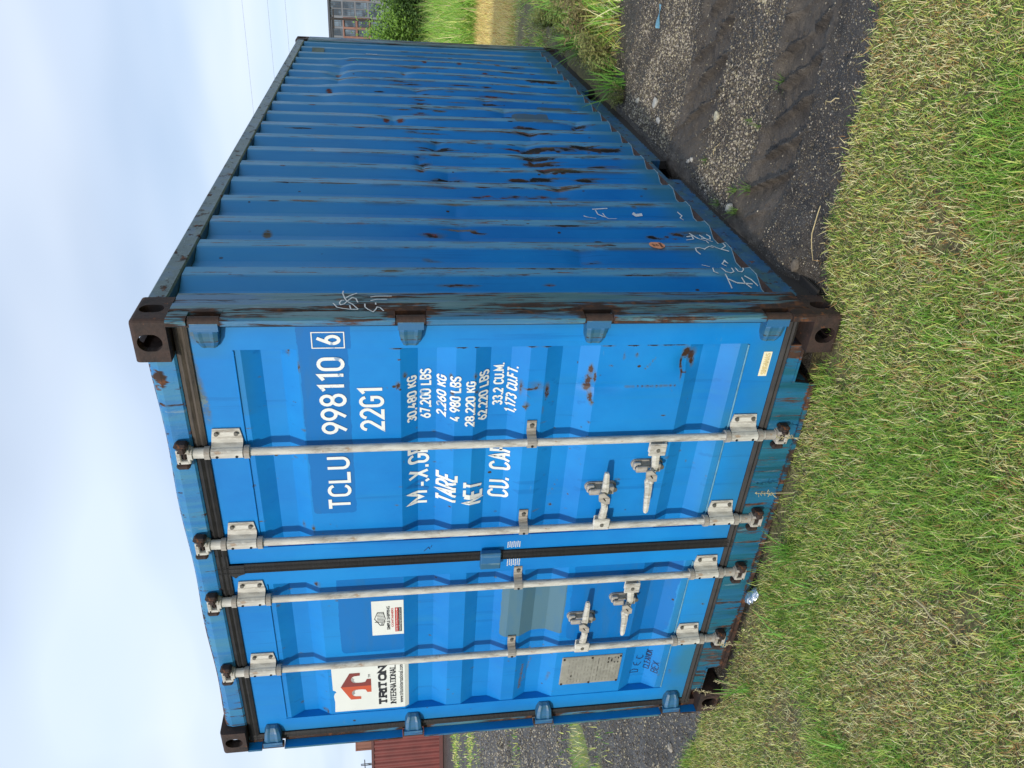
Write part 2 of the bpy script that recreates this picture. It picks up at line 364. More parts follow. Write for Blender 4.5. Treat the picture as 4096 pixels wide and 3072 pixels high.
def mud_mask(x, y):
    m = 0*x
    for yc, hw in ((1.85, 0.27), (0.87, 0.22)):
        yy = np.abs(y - (yc + 0.05*np.sin(x*1.7)) + 0.06*(fbm(x*8, y*8, 8)-0.5) + 0.16*(fbm(x*2.5, y*2.5, 18)-0.5))
        m = np.maximum(m, (1 - sstep(hw*0.6, hw*1.25, yy))*sstep(0.15, 0.4, fbm(x*3, y*3, 28)))
    return m*sstep(2.2, 2.6, x)*(1-sstep(7, 9, x))
def strips(x, y):                       # grass strips far to the left
    r = np.hypot(x-3.70, y+2.44)
    w = fbm(x*1.1, y*1.1, 31)
    s = np.exp(-((r-8.0)/0.75)**2) + 0.8*np.exp(-((r-21)/1.6)**2) + 0.8*np.exp(-((r-27)/1.5)**2) + 0.5*np.exp(-((r-12.5)/0.6)**2)*sstep(0.4, 0.6, w)
    return np.where(x < -0.6, s*sstep(0.22, 0.5, w), 0)
def clods(x, y):
    m = mud_mask(x, y); return m*(0.010*sstep(0.55, 0.75, fbm(x*13, y*13, 44))+0.012*(fbm(x*34, y*34, 45)-0.5))
def gravel_z(x, y): return (np.abs(y-1.9) < 2.5)*(x > 2)
def ground_h(x, y):
    return 0.075*np.exp(-(np.clip(x-2.45, 0, 9)/0.22)**2)*sstep(2.2, 2.44, x)*(1-sstep(3, 5, x))*sstep(0.22, 0.45, y)*(1-0.45*sstep(1.5, 3.5, y))*(1-sstep(5, 6, y)) + clods(x, y) + ridges(x, y) + 0.012*(fbm(x*14, y*14, 12)-0.5)*gravel_z(x, y) + 0.014*(fbm(x*5, y*5, 2)-0.5) + 0.02*(fbm(x*1.2, y*1.2, 6)-0.5) - 0.004
def gravel_mask(x, y):
    return sstep(-0.03, 0.03, y-edge_y(x))*(1-sstep(-0.05, 0.1, y-back_y(x)))*(1-sstep(40, 44, np.hypot(x, y)))
gx = np.concatenate([-np.geomspace(900, 3.3, 44), np.arange(-3.2, 2.2, 0.06), np.arange(2.2, 4.2, 0.009), np.arange(4.2, 4.6, 0.03), np.geomspace(4.65, 900, 50)])
gy = np.concatenate([-np.geomspace(900, 2.6, 34), np.arange(-2.5, 0.0, 0.06), np.arange(0.0, 0.55, 0.02), np.arange(0.55, 2.25, 0.009), np.arange(2.25, 2.5, 0.02), np.arange(2.5, 5.0, 0.05), np.geomspace(5.05, 1500, 56)])
GX, GY = np.meshgrid(gx, gy, indexing='ij')
near = (1-sstep(25, 60, np.hypot(GX, GY)))
GZ = ground_h(GX, GY)*near
gm = gravel_mask(GX, GY); gs = strips(GX, GY)
mm = mud_mask(GX, GY)*gm
def pale_f(x, y):
    yy = y + 0.22*(fbm(x*2.1, y*2.1, 91)-0.5)
    b = np.clip(sstep(0.95, 1.25, yy)*(1-sstep(1.45, 1.75, yy)) + sstep(1.95, 2.25, yy)*(1-sstep(2.8, 3.5, yy)), 0, 1)
    return 0.85*b*sstep(0.30, 0.75, fbm(x*4.3, y*4.3, 93)+0.18*np.clip(3.0-x, -1, 1))*(x > 2.2) + 0.75*(x < 0)
pale = pale_f(GX, GY)
straw = sstep(8.6, 9.1, GY)*(1-sstep(13.2, 13.8, GY))*(GX > -6)*(GX < 30)
idx = np.arange(GX.size).reshape(GX.shape)
Q = np.stack([idx[:-1, :-1], idx[1:, :-1], idx[1:, 1:], idx[:-1, 1:]], -1).reshape(-1, 4)
t = MT('ground_earth', 0.9)
n1 = t.noise(9, 6, 0.65); n2 = t.noise(55, 5, 0.65); n3 = t.noise(2, 4)
soil = t.mix(t.ramp(n1, (0.35, 0.0), (0.65, 1.0)), (0.052, 0.041, 0.024), (0.15, 0.128, 0.058))
soil = t.mix(t.ramp(n2, (0.45, 0.0), (0.62, 0.8)), soil, (0.22, 0.20, 0.075))
soil = t.mix(t.attr('straw'), soil, t.mix(t.ramp(n2, (0.4, 0.0), (0.6, 1.0)), (0.40, 0.31, 0.12), (0.68, 0.53, 0.23)))
far = t.mix(t.ramp(t.noise(0.05, 4), (0.4, 0.0), (0.6, 1.0)), (0.05, 0.075, 0.02), (0.10, 0.105, 0.04))
soil = t.mix(t.attr('far'), soil, far)
v1 = t.voro(120); v1c = t.voro(120, None, 'F1', 'Color'); v2 = t.voro(260); v2c = t.voro(260, None, 'F1', 'Color')
sp1 = t.n('ShaderNodeSeparateColor'); t.l(v1c, sp1.inputs[0]); sp2 = t.n('ShaderNodeSeparateColor'); t.l(v2c, sp2.inputs[0])
grv = t.mix(t.ramp(n1, (0.35, 0.0), (0.65, 1.0)), (0.020, 0.017, 0.014), (0.064, 0.052, 0.041))
pl = t.attr('pale')
f2 = t.math('MULTIPLY', t.ramp(v2, (0.30, 1.0), (0.42, 0.0)), t.math('GREATER_THAN', t.math('ADD', sp2.outputs[0], t.math('MULTIPLY', pl, 0.22)), 0.80))
grv = t.mix(f2, grv, t.mix(sp2.outputs[1], (0.10, 0.095, 0.085), (0.38, 0.36, 0.31)))
f1 = t.math('MULTIPLY', t.ramp(v1, (0.28, 1.0), (0.42, 0.0)), t.math('GREATER_THAN', t.math('ADD', sp1.outputs[0], t.math('MULTIPLY', pl, 0.30)), 0.90))
grv = t.mix(f1, grv, t.mix(sp1.outputs[1], (0.13, 0.12, 0.105), (0.42, 0.40, 0.34)))
mud = t.mix(t.ramp(n1, (0.3, 0.0), (0.7, 1.0)), (0.050, 0.040, 0.031), (0.108, 0.088, 0.067))
mud = t.mix(t.ramp(t.noise(150, 3, 0.6), (0.66, 0.0), (0.70, 0.6)), mud, (0.24, 0.22, 0.18))
grv = t.mix(t.ramp(t.math('ADD', t.attr('mud'), t.math('MULTIPLY', t.math('SUBTRACT', n2, 0.5), 0.5)), (0.4, 0.0), (0.6, 1.0)), grv, mud)
gmix = t.ramp(t.math('ADD', t.attr('gravel'), t.math('MULTIPLY', t.math('SUBTRACT', n2, 0.5), 0.5)), (0.4, 0.0), (0.6, 1.0))
gcol = t.mix(gmix, soil, grv)
gcol = t.mix(t.ramp(t.math('ADD', t.attr('strip'), t.math('MULTIPLY', t.math('SUBTRACT', n2, 0.5), 0.8)), (0.4, 0.0), (0.6, 1.0)), gcol, t.mix(n2, (0.10, 0.15, 0.03), (0.26, 0.28, 0.08)))
t.col(gcol)
t.rgh(t.ramp(t.math('MULTIPLY', t.attr('gravel'), n3), (0.25, 0.9), (0.6, 0.42)))
hh = t.math('ADD', t.math('MULTIPLY', t.math('MULTIPLY', t.math('ADD', f1, f2), t.attr('gravel')), 0.6), t.math('ADD', n2, t.math('MULTIPLY', t.noise(160, 4), 0.4)))
t.bump(hh, 0.7, 0.012)
M_GROUND = t.m
tag(npmesh('ground', np.stack([GX, GY, GZ], -1).reshape(-1, 3), Q, M_GROUND, None,
    dict(gravel=gm.ravel(), mud=mm.ravel(), pale=(pale*gm).ravel(), straw=straw.ravel(), strip=gs.ravel(), far=sstep(18, 40, np.hypot(GX, GY)).ravel()*(1-gm.ravel())), smooth=True), kind='structure')

# ------------------------------------------------------------------ the container
box = tag(empty('shipping_container', (CW/2, CL/2, 0)), 'weathered blue steel shipping container with white lettering and closed doors on the grass', 'shipping container')
box_inv = Matrix.Translation((-CW/2, -CL/2, 0))
def part(mb, name, mats, parent=None, **k):
    o = mb.build(name, mats, None, **k); o.parent = parent or box
    if parent is None or parent is box: o.matrix_parent_inverse = box_inv
    return o
def keep(o, parent=None):
    o.parent = parent or box
    if parent is None or parent is box: o.matrix_parent_inverse = box_inv
    return o
def oval(cx, cz, w, h, n=24):
    pts = []; r = w/2; s = h/2 - r
    for i in range(n):
        a = 2*math.pi*i/n; x = r*math.cos(a); z = r*math.sin(a)
        pts.append((cx+x, cz+z+(s if math.sin(a) >= 0 else -s)))
    return pts
def casting(sx, sy, sz):
    """hollow corner casting with its two side holes and one top hole; sx, sy, sz pick the corner"""
    w, l, h = 0.162, 0.178, 0.118
    x0, x1 = (CW-w, CW) if sx else (0, w); y0, y1 = (CL-l, CL) if sy else (0, l); z0, z1 = (CH-h, CH) if sz else (0.0, h)
    xm, ym, zm = (x0+x1)/2, (y0+y1)/2, (z0+z1)/2
    bm = bmesh.new(); bmesh.ops.create_cube(bm, size=1)
    for v in bm.verts: v.co = Vector((xm+v.co.x*w, ym+v.co.y*l, zm+v.co.z*h))
    xf, yf, zf = (x1 if sx else x0), (y1 if sy else y0), (z1 if sz else z0)
    ed = [e for e in bm.edges if sum((all(abs(v.co.x-xf) < 1e-5 for v in e.verts), all(abs(v.co.y-yf) < 1e-5 for v in e.verts), all(abs(v.co.z-zf) < 1e-5 for v in e.verts))) == 2]
    bmesh.ops.bevel(bm, geom=ed, offset=0.017, segments=4, affect='EDGES', profile=0.5)
    mb = MB(); mb.frombm(bm); o = part(mb, 'corner_casting', [M_RUST, M_DARK])
    d = 0.062; cut = []
    c = MB(); c.prism(oval(xm-(0.006 if sx else -0.006), zm, 0.066, 0.082), *((y1-d, y1+0.02) if sy else (y0-0.02, y0+d))); cut.append(c)
    c = MB(); c.prism(oval(ym, zm, 0.058, 0.082), *((x1-d, x1+0.02) if sx else (x0-0.02, x0+d)), ax='x'); cut.append(c)
    c = MB(); c.prism(oval(xm, ym, 0.064, 0.118), *((z1-0.03, z1+0.02) if sz else (z0-0.02, z0+0.03)), ax='z'); cut.append(c)
    c = MB(); c.box(x0+0.028, x1-0.028, y0+0.028, y1-0.028, z0+0.022, z1-0.022); cut.insert(0, c)
    tmp = []
    for c in cut:
        t_ = c.build('cutter', M_DARK); m_ = o.modifiers.new('cut', 'BOOLEAN'); m_.object = t_; m_.operation = 'DIFFERENCE'; m_.solver = 'EXACT'; tmp.append(t_)
    me = bpy.data.meshes.new_from_object(o.evaluated_get(bpy.context.evaluated_depsgraph_get())); o.modifiers.clear(); o.data = me
    me.materials.clear(); me.materials.append(M_RUST)
    for t_ in tmp: bpy.data.objects.remove(t_)
    return o
for sx in (0, 1):
    for sy_ in (0, 1):
        for sz in (0, 1): casting(sx, sy_, sz)

HZ = (2.352, 1.652, 0.966, 0.262)       # hinge heights
def post(sx):
    mb = MB(); X = (lambda a: CW-a) if sx else (lambda a: a)
    zs = [0.118]
    for z in sorted(HZ): zs += [z-0.055, z+0.055]
    zs.append(CH-0.118)
    lw = 0.028 if sx else 0.013
    full = [(0, 0.012), (0.006, 0), (lw-0.003, 0), (lw, 0.004), (lw, 0.047), (0.05, 0.055), (0.05, 0.21), (0.008, 0.225), (0.004, 0.215), (0.004, 0.14), (0, 0.13), (0, 0.075), (0.003, 0.07), (0.003, 0.062), (0, 0.058)]
    cut = [(0, 0.062), (0.03, 0.062), (0.05, 0.066), (0.05, 0.21), (0.008, 0.225), (0.004, 0.215), (0.004, 0.14), (0, 0.13), (0, 0.075)]
    for i in range(len(zs)-1):
        pl_ = full if i % 2 == 0 else cut
        P = np.array([[(X(a), b, z) for a, b in pl_] for z in np.linspace(zs[i], zs[i+1], 30)])
        n = len(pl_); vs = P.reshape(-1, 3); k = P.shape[0]
        mb.add(vs, [(a*n+j, a*n+(j+1) % n, (a+1)*n+(j+1) % n, (a+1)*n+j) for a in range(k-1) for j in range(n)])
        mb.add(P[0], [tuple(range(n))]); mb.add(P[-1], [tuple(range(n))])
    o = part(mb, 'corner_post', [M_POST, MB_PLAIN])
    for pl_g in o.data.polygons:
        if abs(pl_g.center.x-X(lw)) < 0.001 and 0.004 < pl_g.center.y < 0.048: pl_g.material_index = 1
    co = np.array([v.co[:] for v in o.data.vertices]); a_ = np.abs(co[:, 0]-(CW if sx else 0)); y = co[:, 1]
    r = 0.30*np.exp(-((y-0.03)/0.02)**2) + 0.55*np.exp(-((y-0.065)/0.012)**2)*sstep(2.4, 1.6, co[:, 2]) + 0.6*np.exp(-((y-0.155)/0.022)**2)*sstep(2.3, 1.5, co[:, 2]) + 0.5*np.exp(-((co[:, 2]-0.1)/0.1)**2)
    for z in HZ: r += 0.6*np.exp(-((co[:, 2]-z)/0.09)**2)*(y < 0.09)
    at = o.data.attributes.new('rust', 'FLOAT', 'POINT'); at.data.foreach_set('value', np.clip(r, 0, 1).astype(np.float32))
    return o
post(0); post(1)
for sx in (0, 1):                        # rear posts
    mb = MB(); x0 = CW-0.05 if sx else 0.0
    mb.box(x0, x0+0.05, CL-0.22, CL-0.002, 0.118, CH-0.118, 0, 0.006); part(mb, 'corner_post', M_POST)

def setattr_(o, name, fn):
    co = np.empty(len(o.data.vertices)*3, np.float32); o.data.vertices.foreach_get('co', co); co = co.reshape(-1, 3)
    at = o.data.attributes.new(name, 'FLOAT', 'POINT'); at.data.foreach_set('value', fn(co).astype(np.float32))
# header over the doors
mb = MB(); nx = 80; xs = np.linspace(0.150, CW-0.150, nx); prof = [(0.205, 2.470), (0.052, 2.470), (0.044, 2.478), (0.040, 2.535), (0.050, 2.558), (0.066, 2.569), (0.205, 2.569)]
P = np.array([[(x, y, z + 0.004*math.sin(x*9)*(z > 2.55)) for y, z in prof] for x in xs]); mb.grid(P)
hd = part(mb, 'door_header', M_HEAD)
setattr_(hd, 'rust', lambda c: np.clip(0.20*np.exp(-((c[:, 0]-0.33)/0.22)**2)*(c[:, 2] < 2.50) + 0.22*np.exp(-((c[:, 0]-0.5)/0.45)**2) + 0.75*np.exp(-((c[:, 0]-2.18)/0.05)**2-((c[:, 2]-2.535)/0.018)**2) + 0.5*np.exp(-((c[:, 2]-2.569)/0.012)**2), 0, 0.8))
# sill under the doors, with the two notches beside the castings
mb = MB(); poly = [(0.150, 0.160), (0.150, 0.105), (0.325, 0.100), (0.335, 0.022), (CW-0.335, 0.022), (CW-0.325, 0.100), (CW-0.150, 0.105), (CW-0.150, 0.160)]
mb.prism(poly, 0.040, 0.20); mb.box(0.325, CW-0.325, 0.028, 0.0395, 0.012, 0.03)
mb.box(0.165, 0.33, 0.034, 0.0395, 0.104, 0.113); mb.box(CW-0.33, CW-0.165, 0.034, 0.0395, 0.104, 0.113)
mb.box(0.150, CW-0.150, 0.060, 0.2, 0.161, 0.172)
sl = part(mb, 'door_sill', M_SILL)
bm = bmesh.new(); bm.from_mesh(sl.data)
for i in range(1, 60): 
    bmesh.ops.bisect_plane(bm, geom=bm.verts[:]+bm.edges[:]+bm.faces[:], plane_co=(0.05+i*0.04, 0, 0), plane_no=(1, 0, 0))
bmesh.ops.bisect_plane(bm, geom=bm.verts[:]+bm.edges[:]+bm.faces[:], plane_co=(0, 0, 0.05), plane_no=(0, 0, 1)); bm.to_mesh(sl.data); bm.free()
setattr_(sl, 'rust', lambda c: np.clip(0.45*np.exp(-((c[:, 2]-0.02)/0.018)**2) + 0.30*fbm(c[:, 0]*11, c[:, 2]*3, 4) + 0.25*sstep(1.0, 0.2, c[:, 0]) + 0.4*sstep(2.15, 2.25, c[:, 0]), 0, 0.85))

# roof, rails, end wall and underside
mb = MB(); ys = np.linspace(0.2, CL-0.2, 120); tri_ = np.abs(((ys/0.21) % 1)-0.5)*4-1
P = np.array([[(x, y, 2.560 + 0.008*np.clip(t_*1.6, -1, 1)) for x in np.linspace(0.05, CW-0.05, 8)] for y, t_ in zip(ys, tri_)]); mb.grid(P)
mb.box(0.05, CW-0.05, 0.20, 0.42, 2.560, 2.572); part(mb, 'roof', MB_PLAIN)
for sx in (0, 1):
    X0, X1 = (CW-0.064, CW-0.004) if sx else (0.004, 0.064)
    mb = MB(); mb.box(X0, X1, 0.178, CL-0.178, 2.502, 2.572, 0, 0.006); part(mb, 'top_side_rail', M_RAIL)
    mb = MB(); s_ = 1 if sx else -1; xo = CW if sx else 0.0
    pk = [(0.178, 1.70), (2.06, 3.66), (4.02, CL-0.178)]
    for a, b in pk:
        for za, zb in ((0.030, 0.085), (0.085, 0.120), (0.120, 0.186)): mb.box(*sorted((xo-s_*0.012, xo-s_*0.06)), a, b, za, zb)
    for a, b in ((1.70, 2.06), (3.66, 4.02)):
        mb.box(*sorted((xo-s_*0.012, xo-s_*0.06)), a, b, 0.160, 0.186); mb.box(*sorted((xo-s_*0.012, xo-s_*0.06)), a, b, 0.030, 0.040)
        mb.box(*sorted((xo-s_*0.07, xo-s_*0.4)), a, b, 0.028, 0.03)
    for a, b in pk: mb.box(*sorted((xo+s_*0.022, xo-s_*0.012)), a, b, 0.022, 0.030)
    fl_ = MB(); fl_.box(*sorted((xo-s_*0.0125, xo-s_*0.058)), 0.232, CL-0.225, 0.1865, 0.1892); part(fl_, 'rail_flange', M_RUSTF)
    br_ = part(mb, 'bottom_side_rail', M_BRAIL); setattr_(br_, 'rust', lambda c: np.clip(1.1*sstep(0.105, 0.07, c[:, 2]), 0, 0.95))
mb = MB(); zs_ = None; xs = np.linspace(0.06, CW-0.06, 90); d_ = np.clip(np.abs(((xs/0.27) % 1)-0.5)*5-1.2, -0.5, 0.5)
P = np.array([[(x, CL-0.04+0.03*d, z) for z in np.linspace(0.16, 2.50, 6)] for x, d in zip(xs, d_)]); mb.grid(P)
mb.box(0.06, CW-0.06, CL-0.10, CL-0.01, 2.503, 2.57); mb.box(0.06, CW-0.06, CL-0.10, CL-0.01, 0.03, 0.158); part(mb, 'end_wall', MB_PLAIN)
mb = MB(); mb.box(0.07, CW-0.07, 0.2, CL-0.11, 0.12, 0.15)
for y in np.arange(0.5, 5.8, 0.35): mb.box(0.08, CW-0.08, y, y+0.045, 0.035, 0.119)
part(mb, 'underframe', M_DARK)

# side panels
PER, Y0 = 0.2825, 0.68
def side_depth(y):
    return np.interp((y-Y0) % PER, [0, 0.072, 0.140, 0.2105, PER], [0, 0, 0.036, 0.036, 0])
DENTS = [(1.845,1.534,.055,.03,.016),(2.333,1.43,.05,.035,.014),(2.02,1.545,.05,.03,.014),(2.32,0.88,.05,.05,.016),(2.09,0.87,.05,.05,.014),(1.83,0.85,.05,.05,.016),(1.56,0.82,.05,.06,.015),
  (2.65,0.80,.06,.06,.016),(2.93,1.68,.06,.05,.012),(1.74,1.40,.06,.05,.014),(3.4,1.48,.06,.05,.013),(4.36,2.11,.07,.05,.018),(4.05,2.1,.07,.05,.014),(3.74,2.13,.06,.05,.014),(4.66,2.1,.07,.05,.016),
  (4.37,1.58,.06,.05,.014),(0.92,1.4,.04,.05,.007),(0.63,0.90,.05,.05,.010),(2.36,0.5,.05,.07,.012),(2.92,0.43,.07,.05,.014),(1.2,1.40,.04,.04,.006),(3.78,1.5,.06,.05,.012),(3.2,0.9,.06,.05,.012),(3.5,1.0,.06,.05,.010)]
def side_x(y, z):
    x = CW-0.012-side_depth(y)
    bow = sstep(2.9, 3.9, y)*(1-sstep(4.9, 5.4, y))
    x = x + 0.020*bow*sstep(0.3, 1.2, z)*(1-sstep(2.0, 2.32, z)) - 0.010*bow*np.exp(-((z-2.12+0.05*np.sin(y*5.1))/0.07)**2)*(0.6+0.5*np.sin(y*7.7))
    x = x - 0.010*np.exp(-((y-1.9)/0.8)**2-((z-1.2)/0.45)**2)
    for i, (a, b, ry, rz, d) in enumerate(DENTS):
        k = 0.75+0.9*((i*0.618) % 1); w = np.abs((z-b-0.35*(y-a)*(((i*0.37) % 1)-0.5))/(rz*k)); x = x - d*k*1.25*np.exp(-((y-a)/(ry*k))**2-w**1.3)
    return x
def stainmap(u, v, blobs):
    """RGBA stain from a list of (u, v, ru, rv, colour, strength) marks"""
    A = np.zeros(u.shape); C = np.zeros(u.shape+(3,))
    for (a, b, ru, rv, c, k) in blobs:
        g = k*np.exp(-((u-a)/ru)**2-((v-b)/rv)**2); m = g > A; A = np.maximum(A, g); C[m] = c
    return np.concatenate([C, np.clip(A, 0, 1)[..., None]], -1)
RS = (0.060, 0.026, 0.013); BK = (0.012, 0.013, 0.014); RD = (0.15, 0.035, 0.025); TN = (0.10, 0.085, 0.05)
SP = [(3.445,1.502),(3.219,1.532),(3.254,1.398),(3.272,1.273),(3.468,1.001),(3.173,.909),(2.883,.849),(2.88,.794),(2.654,.873),(2.653,.716),(2.395,1.453),(2.328,1.418),(2.306,1.525),(2.075,1.579),(2.025,1.545),(1.849,1.534),(1.751,1.444),(1.742,1.375),
 (2.333,.88),(2.104,.879),(2.092,.862),(2.044,.868),(1.841,.849),(1.817,.762),(1.751,1.032),(1.754,.898),(1.559,.847),(1.561,.803),(4.349,.419),(4.346,.49),(4.34,.396),(2.922,.425),(2.34,.841),(2.337,.771),(2.335,.641),(2.364,.545),(2.341,.447),(2.336,.376),(2.106,.861),(2.117,.54),(2.044,.87),(2.015,.511),(1.845,.795),(1.82,.717),(1.749,.656),(1.561,.805),(.844,.785),(.727,.788),(.918,.389),(.909,.352),(.903,.518),(.624,.908),(.625,.88),(.905,1.566),(.925,1.356),(.624,1.585)]
sb = []
for i, (a, b) in enumerate(SP):
    big = (0.3 < b < 1.0 and 1.5 < a < 2.5) or b < 0.5
    h_ = (0.6+0.7*((i*0.618) % 1))*(0.45 if a < 1.0 else 1.0); sb.append((a, b-0.02, (0.017 if big else 0.010)*h_, (0.085 if big else 0.05)*h_, BK if i % 3 else RS, 0.95)); sb.append((a-0.012, b-0.05, 0.007, 0.10*h_, BK, 0.7))
    if big: sb.append((a+0.012, b-0.09, 0.010, 0.12, TN, 0.6)); sb.append((a-0.02, b+0.03, 0.010, 0.02, RS, 0.7))
for a, b in [(4.937,.738),(4.915,1.392),(4.914,1.083),(4.362,2.108),(4.371,1.585),(3.745,2.149),(2.931,1.73),(2.936,1.636)]: sb.append((a, b, 0.03, 0.03, RD, 0.75))
for k in range(10): b = 1.27-0.05*k; sb.append((1.455+0.012*math.sin(k*2.1), b, 0.014, 0.05, RD if k % 2 else RS, 0.62))
sb.append((1.291, .913, 0.05, 0.006, TN, 0.7)); sb.append((0.89, 2.25, 0.03, 0.022, TN, 0.9)); sb.append((0.46, 1.5, 0.012, 0.35, BK, 0.55)); sb.append((0.46, 1.05, 0.012, 0.2, BK, 0.6))
w_ = random.Random(21)
for i in range(330):                      # thin scrapes along the rib crests, densest at mid height
    k_ = w_.randint(-1, 17); z_ = w_.choice((w_.gauss(1.0, 0.42), w_.gauss(1.45, 0.12), w_.gauss(0.85, 0.2), w_.uniform(0.3, 2.3))); y_ = Y0+k_*PER+w_.choice((w_.uniform(0.0, 0.072), 0.0, 0.070, w_.uniform(0.0, 0.072), w_.uniform(-0.07, 0.0)))
    if y_ < 1.0 and w_.random() < 0.6: continue
    sb.append((y_, z_, w_.uniform(.005, .010), w_.uniform(.02, .13), w_.choice((BK, RS, RS, TN, RD, (0.16, 0.15, 0.12))), w_.uniform(.65, .95)))
NZ = 250; per_t = [0, .009, .018, .036, .054, .063, .072, .083, .0947, .1173, .140, .1635, .187, .2105, .2220, .2345, .2465, .2585, .2705]
yy = sorted([Y0+k*PER+t_ for k in range(-3, 20) for t_ in per_t]); yy = np.array([y for y in yy if 0.235 < y < 5.83]); yy = np.concatenate([[0.232], yy, [5.832]])
zz = np.linspace(0.19, 2.50, NZ)
Yg, Zg = np.meshgrid(yy, zz, indexing='ij'); Xg = side_x(Yg, Zg)
i2 = np.arange(Yg.size).reshape(Yg.shape); Qs = np.stack([i2[:-1, :-1], i2[1:, :-1], i2[1:, 1:], i2[:-1, 1:]], -1).reshape(-1, 4)
dep = side_depth(Yg)
tt = (Yg-Y0) % PER; edge = np.maximum(np.exp(-(np.minimum(tt, PER-tt)/0.012)**2), np.exp(-((tt-0.072)/0.012)**2))*sstep(2.3, 1.6, Zg)
teal = np.clip(sstep(0.42, 0.2, Zg + 0.25*(fbm(Yg*6, Zg*4, 12)-0.5)) + 0.4*sstep(4.4, 5.6, Yg), 0, 0.9)
paint = np.zeros(Yg.shape+(4,))
def rect(pm, u, v, u0, u1, v0, v1, c, k=1.0, s=0.022):
    a = k*sstep(u0-s, u0+s, u)*(1-sstep(u1-s, u1+s, u))*sstep(v0-s, v0+s, v)*(1-sstep(v1-s, v1+s, v)); m = a > pm[..., 3]; pm[m, :3] = c; pm[..., 3] = np.maximum(pm[..., 3], a)
GREYP = (0.075, 0.125, 0.155)
rect(paint, Yg, Zg, 3.26, 3.46, 0.35, 0.62, GREYP); rect(paint, Yg, Zg, 2.95, 3.20, 0.585, 0.85, GREYP)
for (a, b, ra, rb) in [(3.39, .50, .05, .06), (3.37, .43, .05, .05), (3.12, .80, .02, .02), (3.1, .70, .04, .06), (3.03, .68, .06, .07), (3.0, .62, .03, .03)]: sb.append((a, b, ra*0.6, rb*0.7, (0.008, 0.016, 0.05), 0.8))
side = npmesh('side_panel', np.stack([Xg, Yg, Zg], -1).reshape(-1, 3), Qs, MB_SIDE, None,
   dict(crest=((1-sstep(0.0, 0.004, dep))*(0.75+0.25*sstep(2.2, 1.2, Zg))).ravel(), edge=edge.ravel(), blend_mask=sstep(1.3, 2.25, Zg + 0.3*(fbm(Yg*2.2, Zg*2, 17)-0.5)).ravel(), teal=teal.ravel(), stain=stainmap(Yg, Zg, sb).reshape(-1, 4), paint=paint.reshape(-1, 4)))
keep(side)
Ys2 = yy[::2]; Zs2 = np.array([0.19, 1.2, 2.5]); mb = MB()
mb.grid(np.array([[(0.012+side_depth(np.array(y)), y, z) for z in Zs2] for y in Ys2])); part(mb, 'side_panel', MB_PLAIN)
# sealant bead along the foot of the side panel
mb = MB(); pts = [(float(side_x(np.array(y), np.array(0.19)))+0.003, y, 0.190) for y in yy]; mb.tube(pts, 0.0026, 5); part(mb, 'sealant_bead', M_CAULK)

# ------------------------------------------------------------------ doors
BR = [(2.300,.0),(2.255,.0),(2.192,.036),(2.122,.036),(2.060,.0),(1.691,.0),(1.624,.036),(1.553,.036),(1.482,.0),(1.408,.0),(1.346,.036),(1.267,.036),(1.200,.0),(1.136,.0),(1.068,.036),(.999,.036),(.930,.0),(.566,.0),(.500,.036),(.428,.036),(.363,.0),(.320,.0)]
BZ = np.array([b[0] for b in BR][::-1]); BD = np.array([b[1] for b in BR][::-1])
YR, YP = 0.060, 0.0635                   # rim plane, panel plane
def panel_y(x, z):
    d = YP + np.interp(z, BZ, BD)
    # knocks in the right door
    d = d + 0.020*np.exp(-((x-2.21)/0.05)**2-((z-0.565)/0.045)**2) + 0.010*np.exp(-((x-2.09)/0.02)**2-((z-0.90)/0.09)**2) + 0.008*np.exp(-((x-2.09)/0.03)**2-((z-1.16)/0.06)**2)
    return d
DOORS = {1: (1.245, CW-0.057), 0: (0.067, 1.193)}
TOPZ, BOTZ = 2.420, 0.192
PANEL = {1: (1.330, 2.286), 0: (0.165, 1.112)}
def dline(u, v, a, b, n, w, c, k):
    return [(a[0]+(b[0]-a[0])*i/(n-1), a[1]+(b[1]-a[1])*i/(n-1), w, w, c, k) for i in range(n)]
RB = []
for (a, b, ru, rv, k) in [(2.119,1.70,.02,.012,.8),(2.16,1.673,.018,.012,.6),(2.15,1.499,.022,.010,.6),(2.076,1.492,.012,.012,.7),(2.154,1.406,.02,.010,.6),(2.08,1.398,.012,.012,.6),(2.094,1.225,.045,.010,.62),(2.087,1.19,.008,.03,.7),(2.075,1.120,.05,.012,.7),(2.011,1.2,.03,.012,.6),(1.99,1.13,.03,.008,.5),
  (2.209,2.056,.035,.008,.6),(2.267,2.094,.03,.012,.55),(1.431,2.1,.03,.012,.5),(1.42,2.06,.03,.012,.55),(2.10,1.16,.05,.05,.36),
  (2.17,.953,.035,.012,.75),(2.12,.958,.035,.014,.8),(2.088,.96,.02,.018,.9),(2.05,.945,.03,.012,.75),(2.138,.936,.03,.008,.8),(2.02,.935,.02,.012,.6),(2.13,.95,.06,.02,.45),
  (2.242,.576,.03,.02,.85),(2.225,.548,.035,.022,.75),(2.19,.538,.03,.012,.7),(2.2,.59,.04,.006,.8),(2.15,.585,.04,.006,.75),(2.24,.78,.015,.01,.55),(2.234,.829,.03,.008,.5)]: RB.append((a, b, ru, rv, RS if k > 0.6 else (0.075, 0.06, 0.03), k))
RB += dline(0, 0, (2.092, .80), (2.095, .60), 14, 0.009, RS, 0.55) + dline(0, 0, (2.228, .70), (2.175, .735), 6, 0.006, TN, 0.6) + dline(0, 0, (2.107, 1.90), (2.110, 1.72), 10, 0.005, TN, 0.55)
RB += [(2.284, z, 0.005, 0.03, BK, k) for z, k in [(1.70, .9), (1.62, .5), (1.46, .9), (1.39, .9), (1.2, .9), (1.13, .9), (0.9, .8), (0.8, .9), (0.72, .9), (0.66, .9), (0.61, .9), (2.35, .3)]]
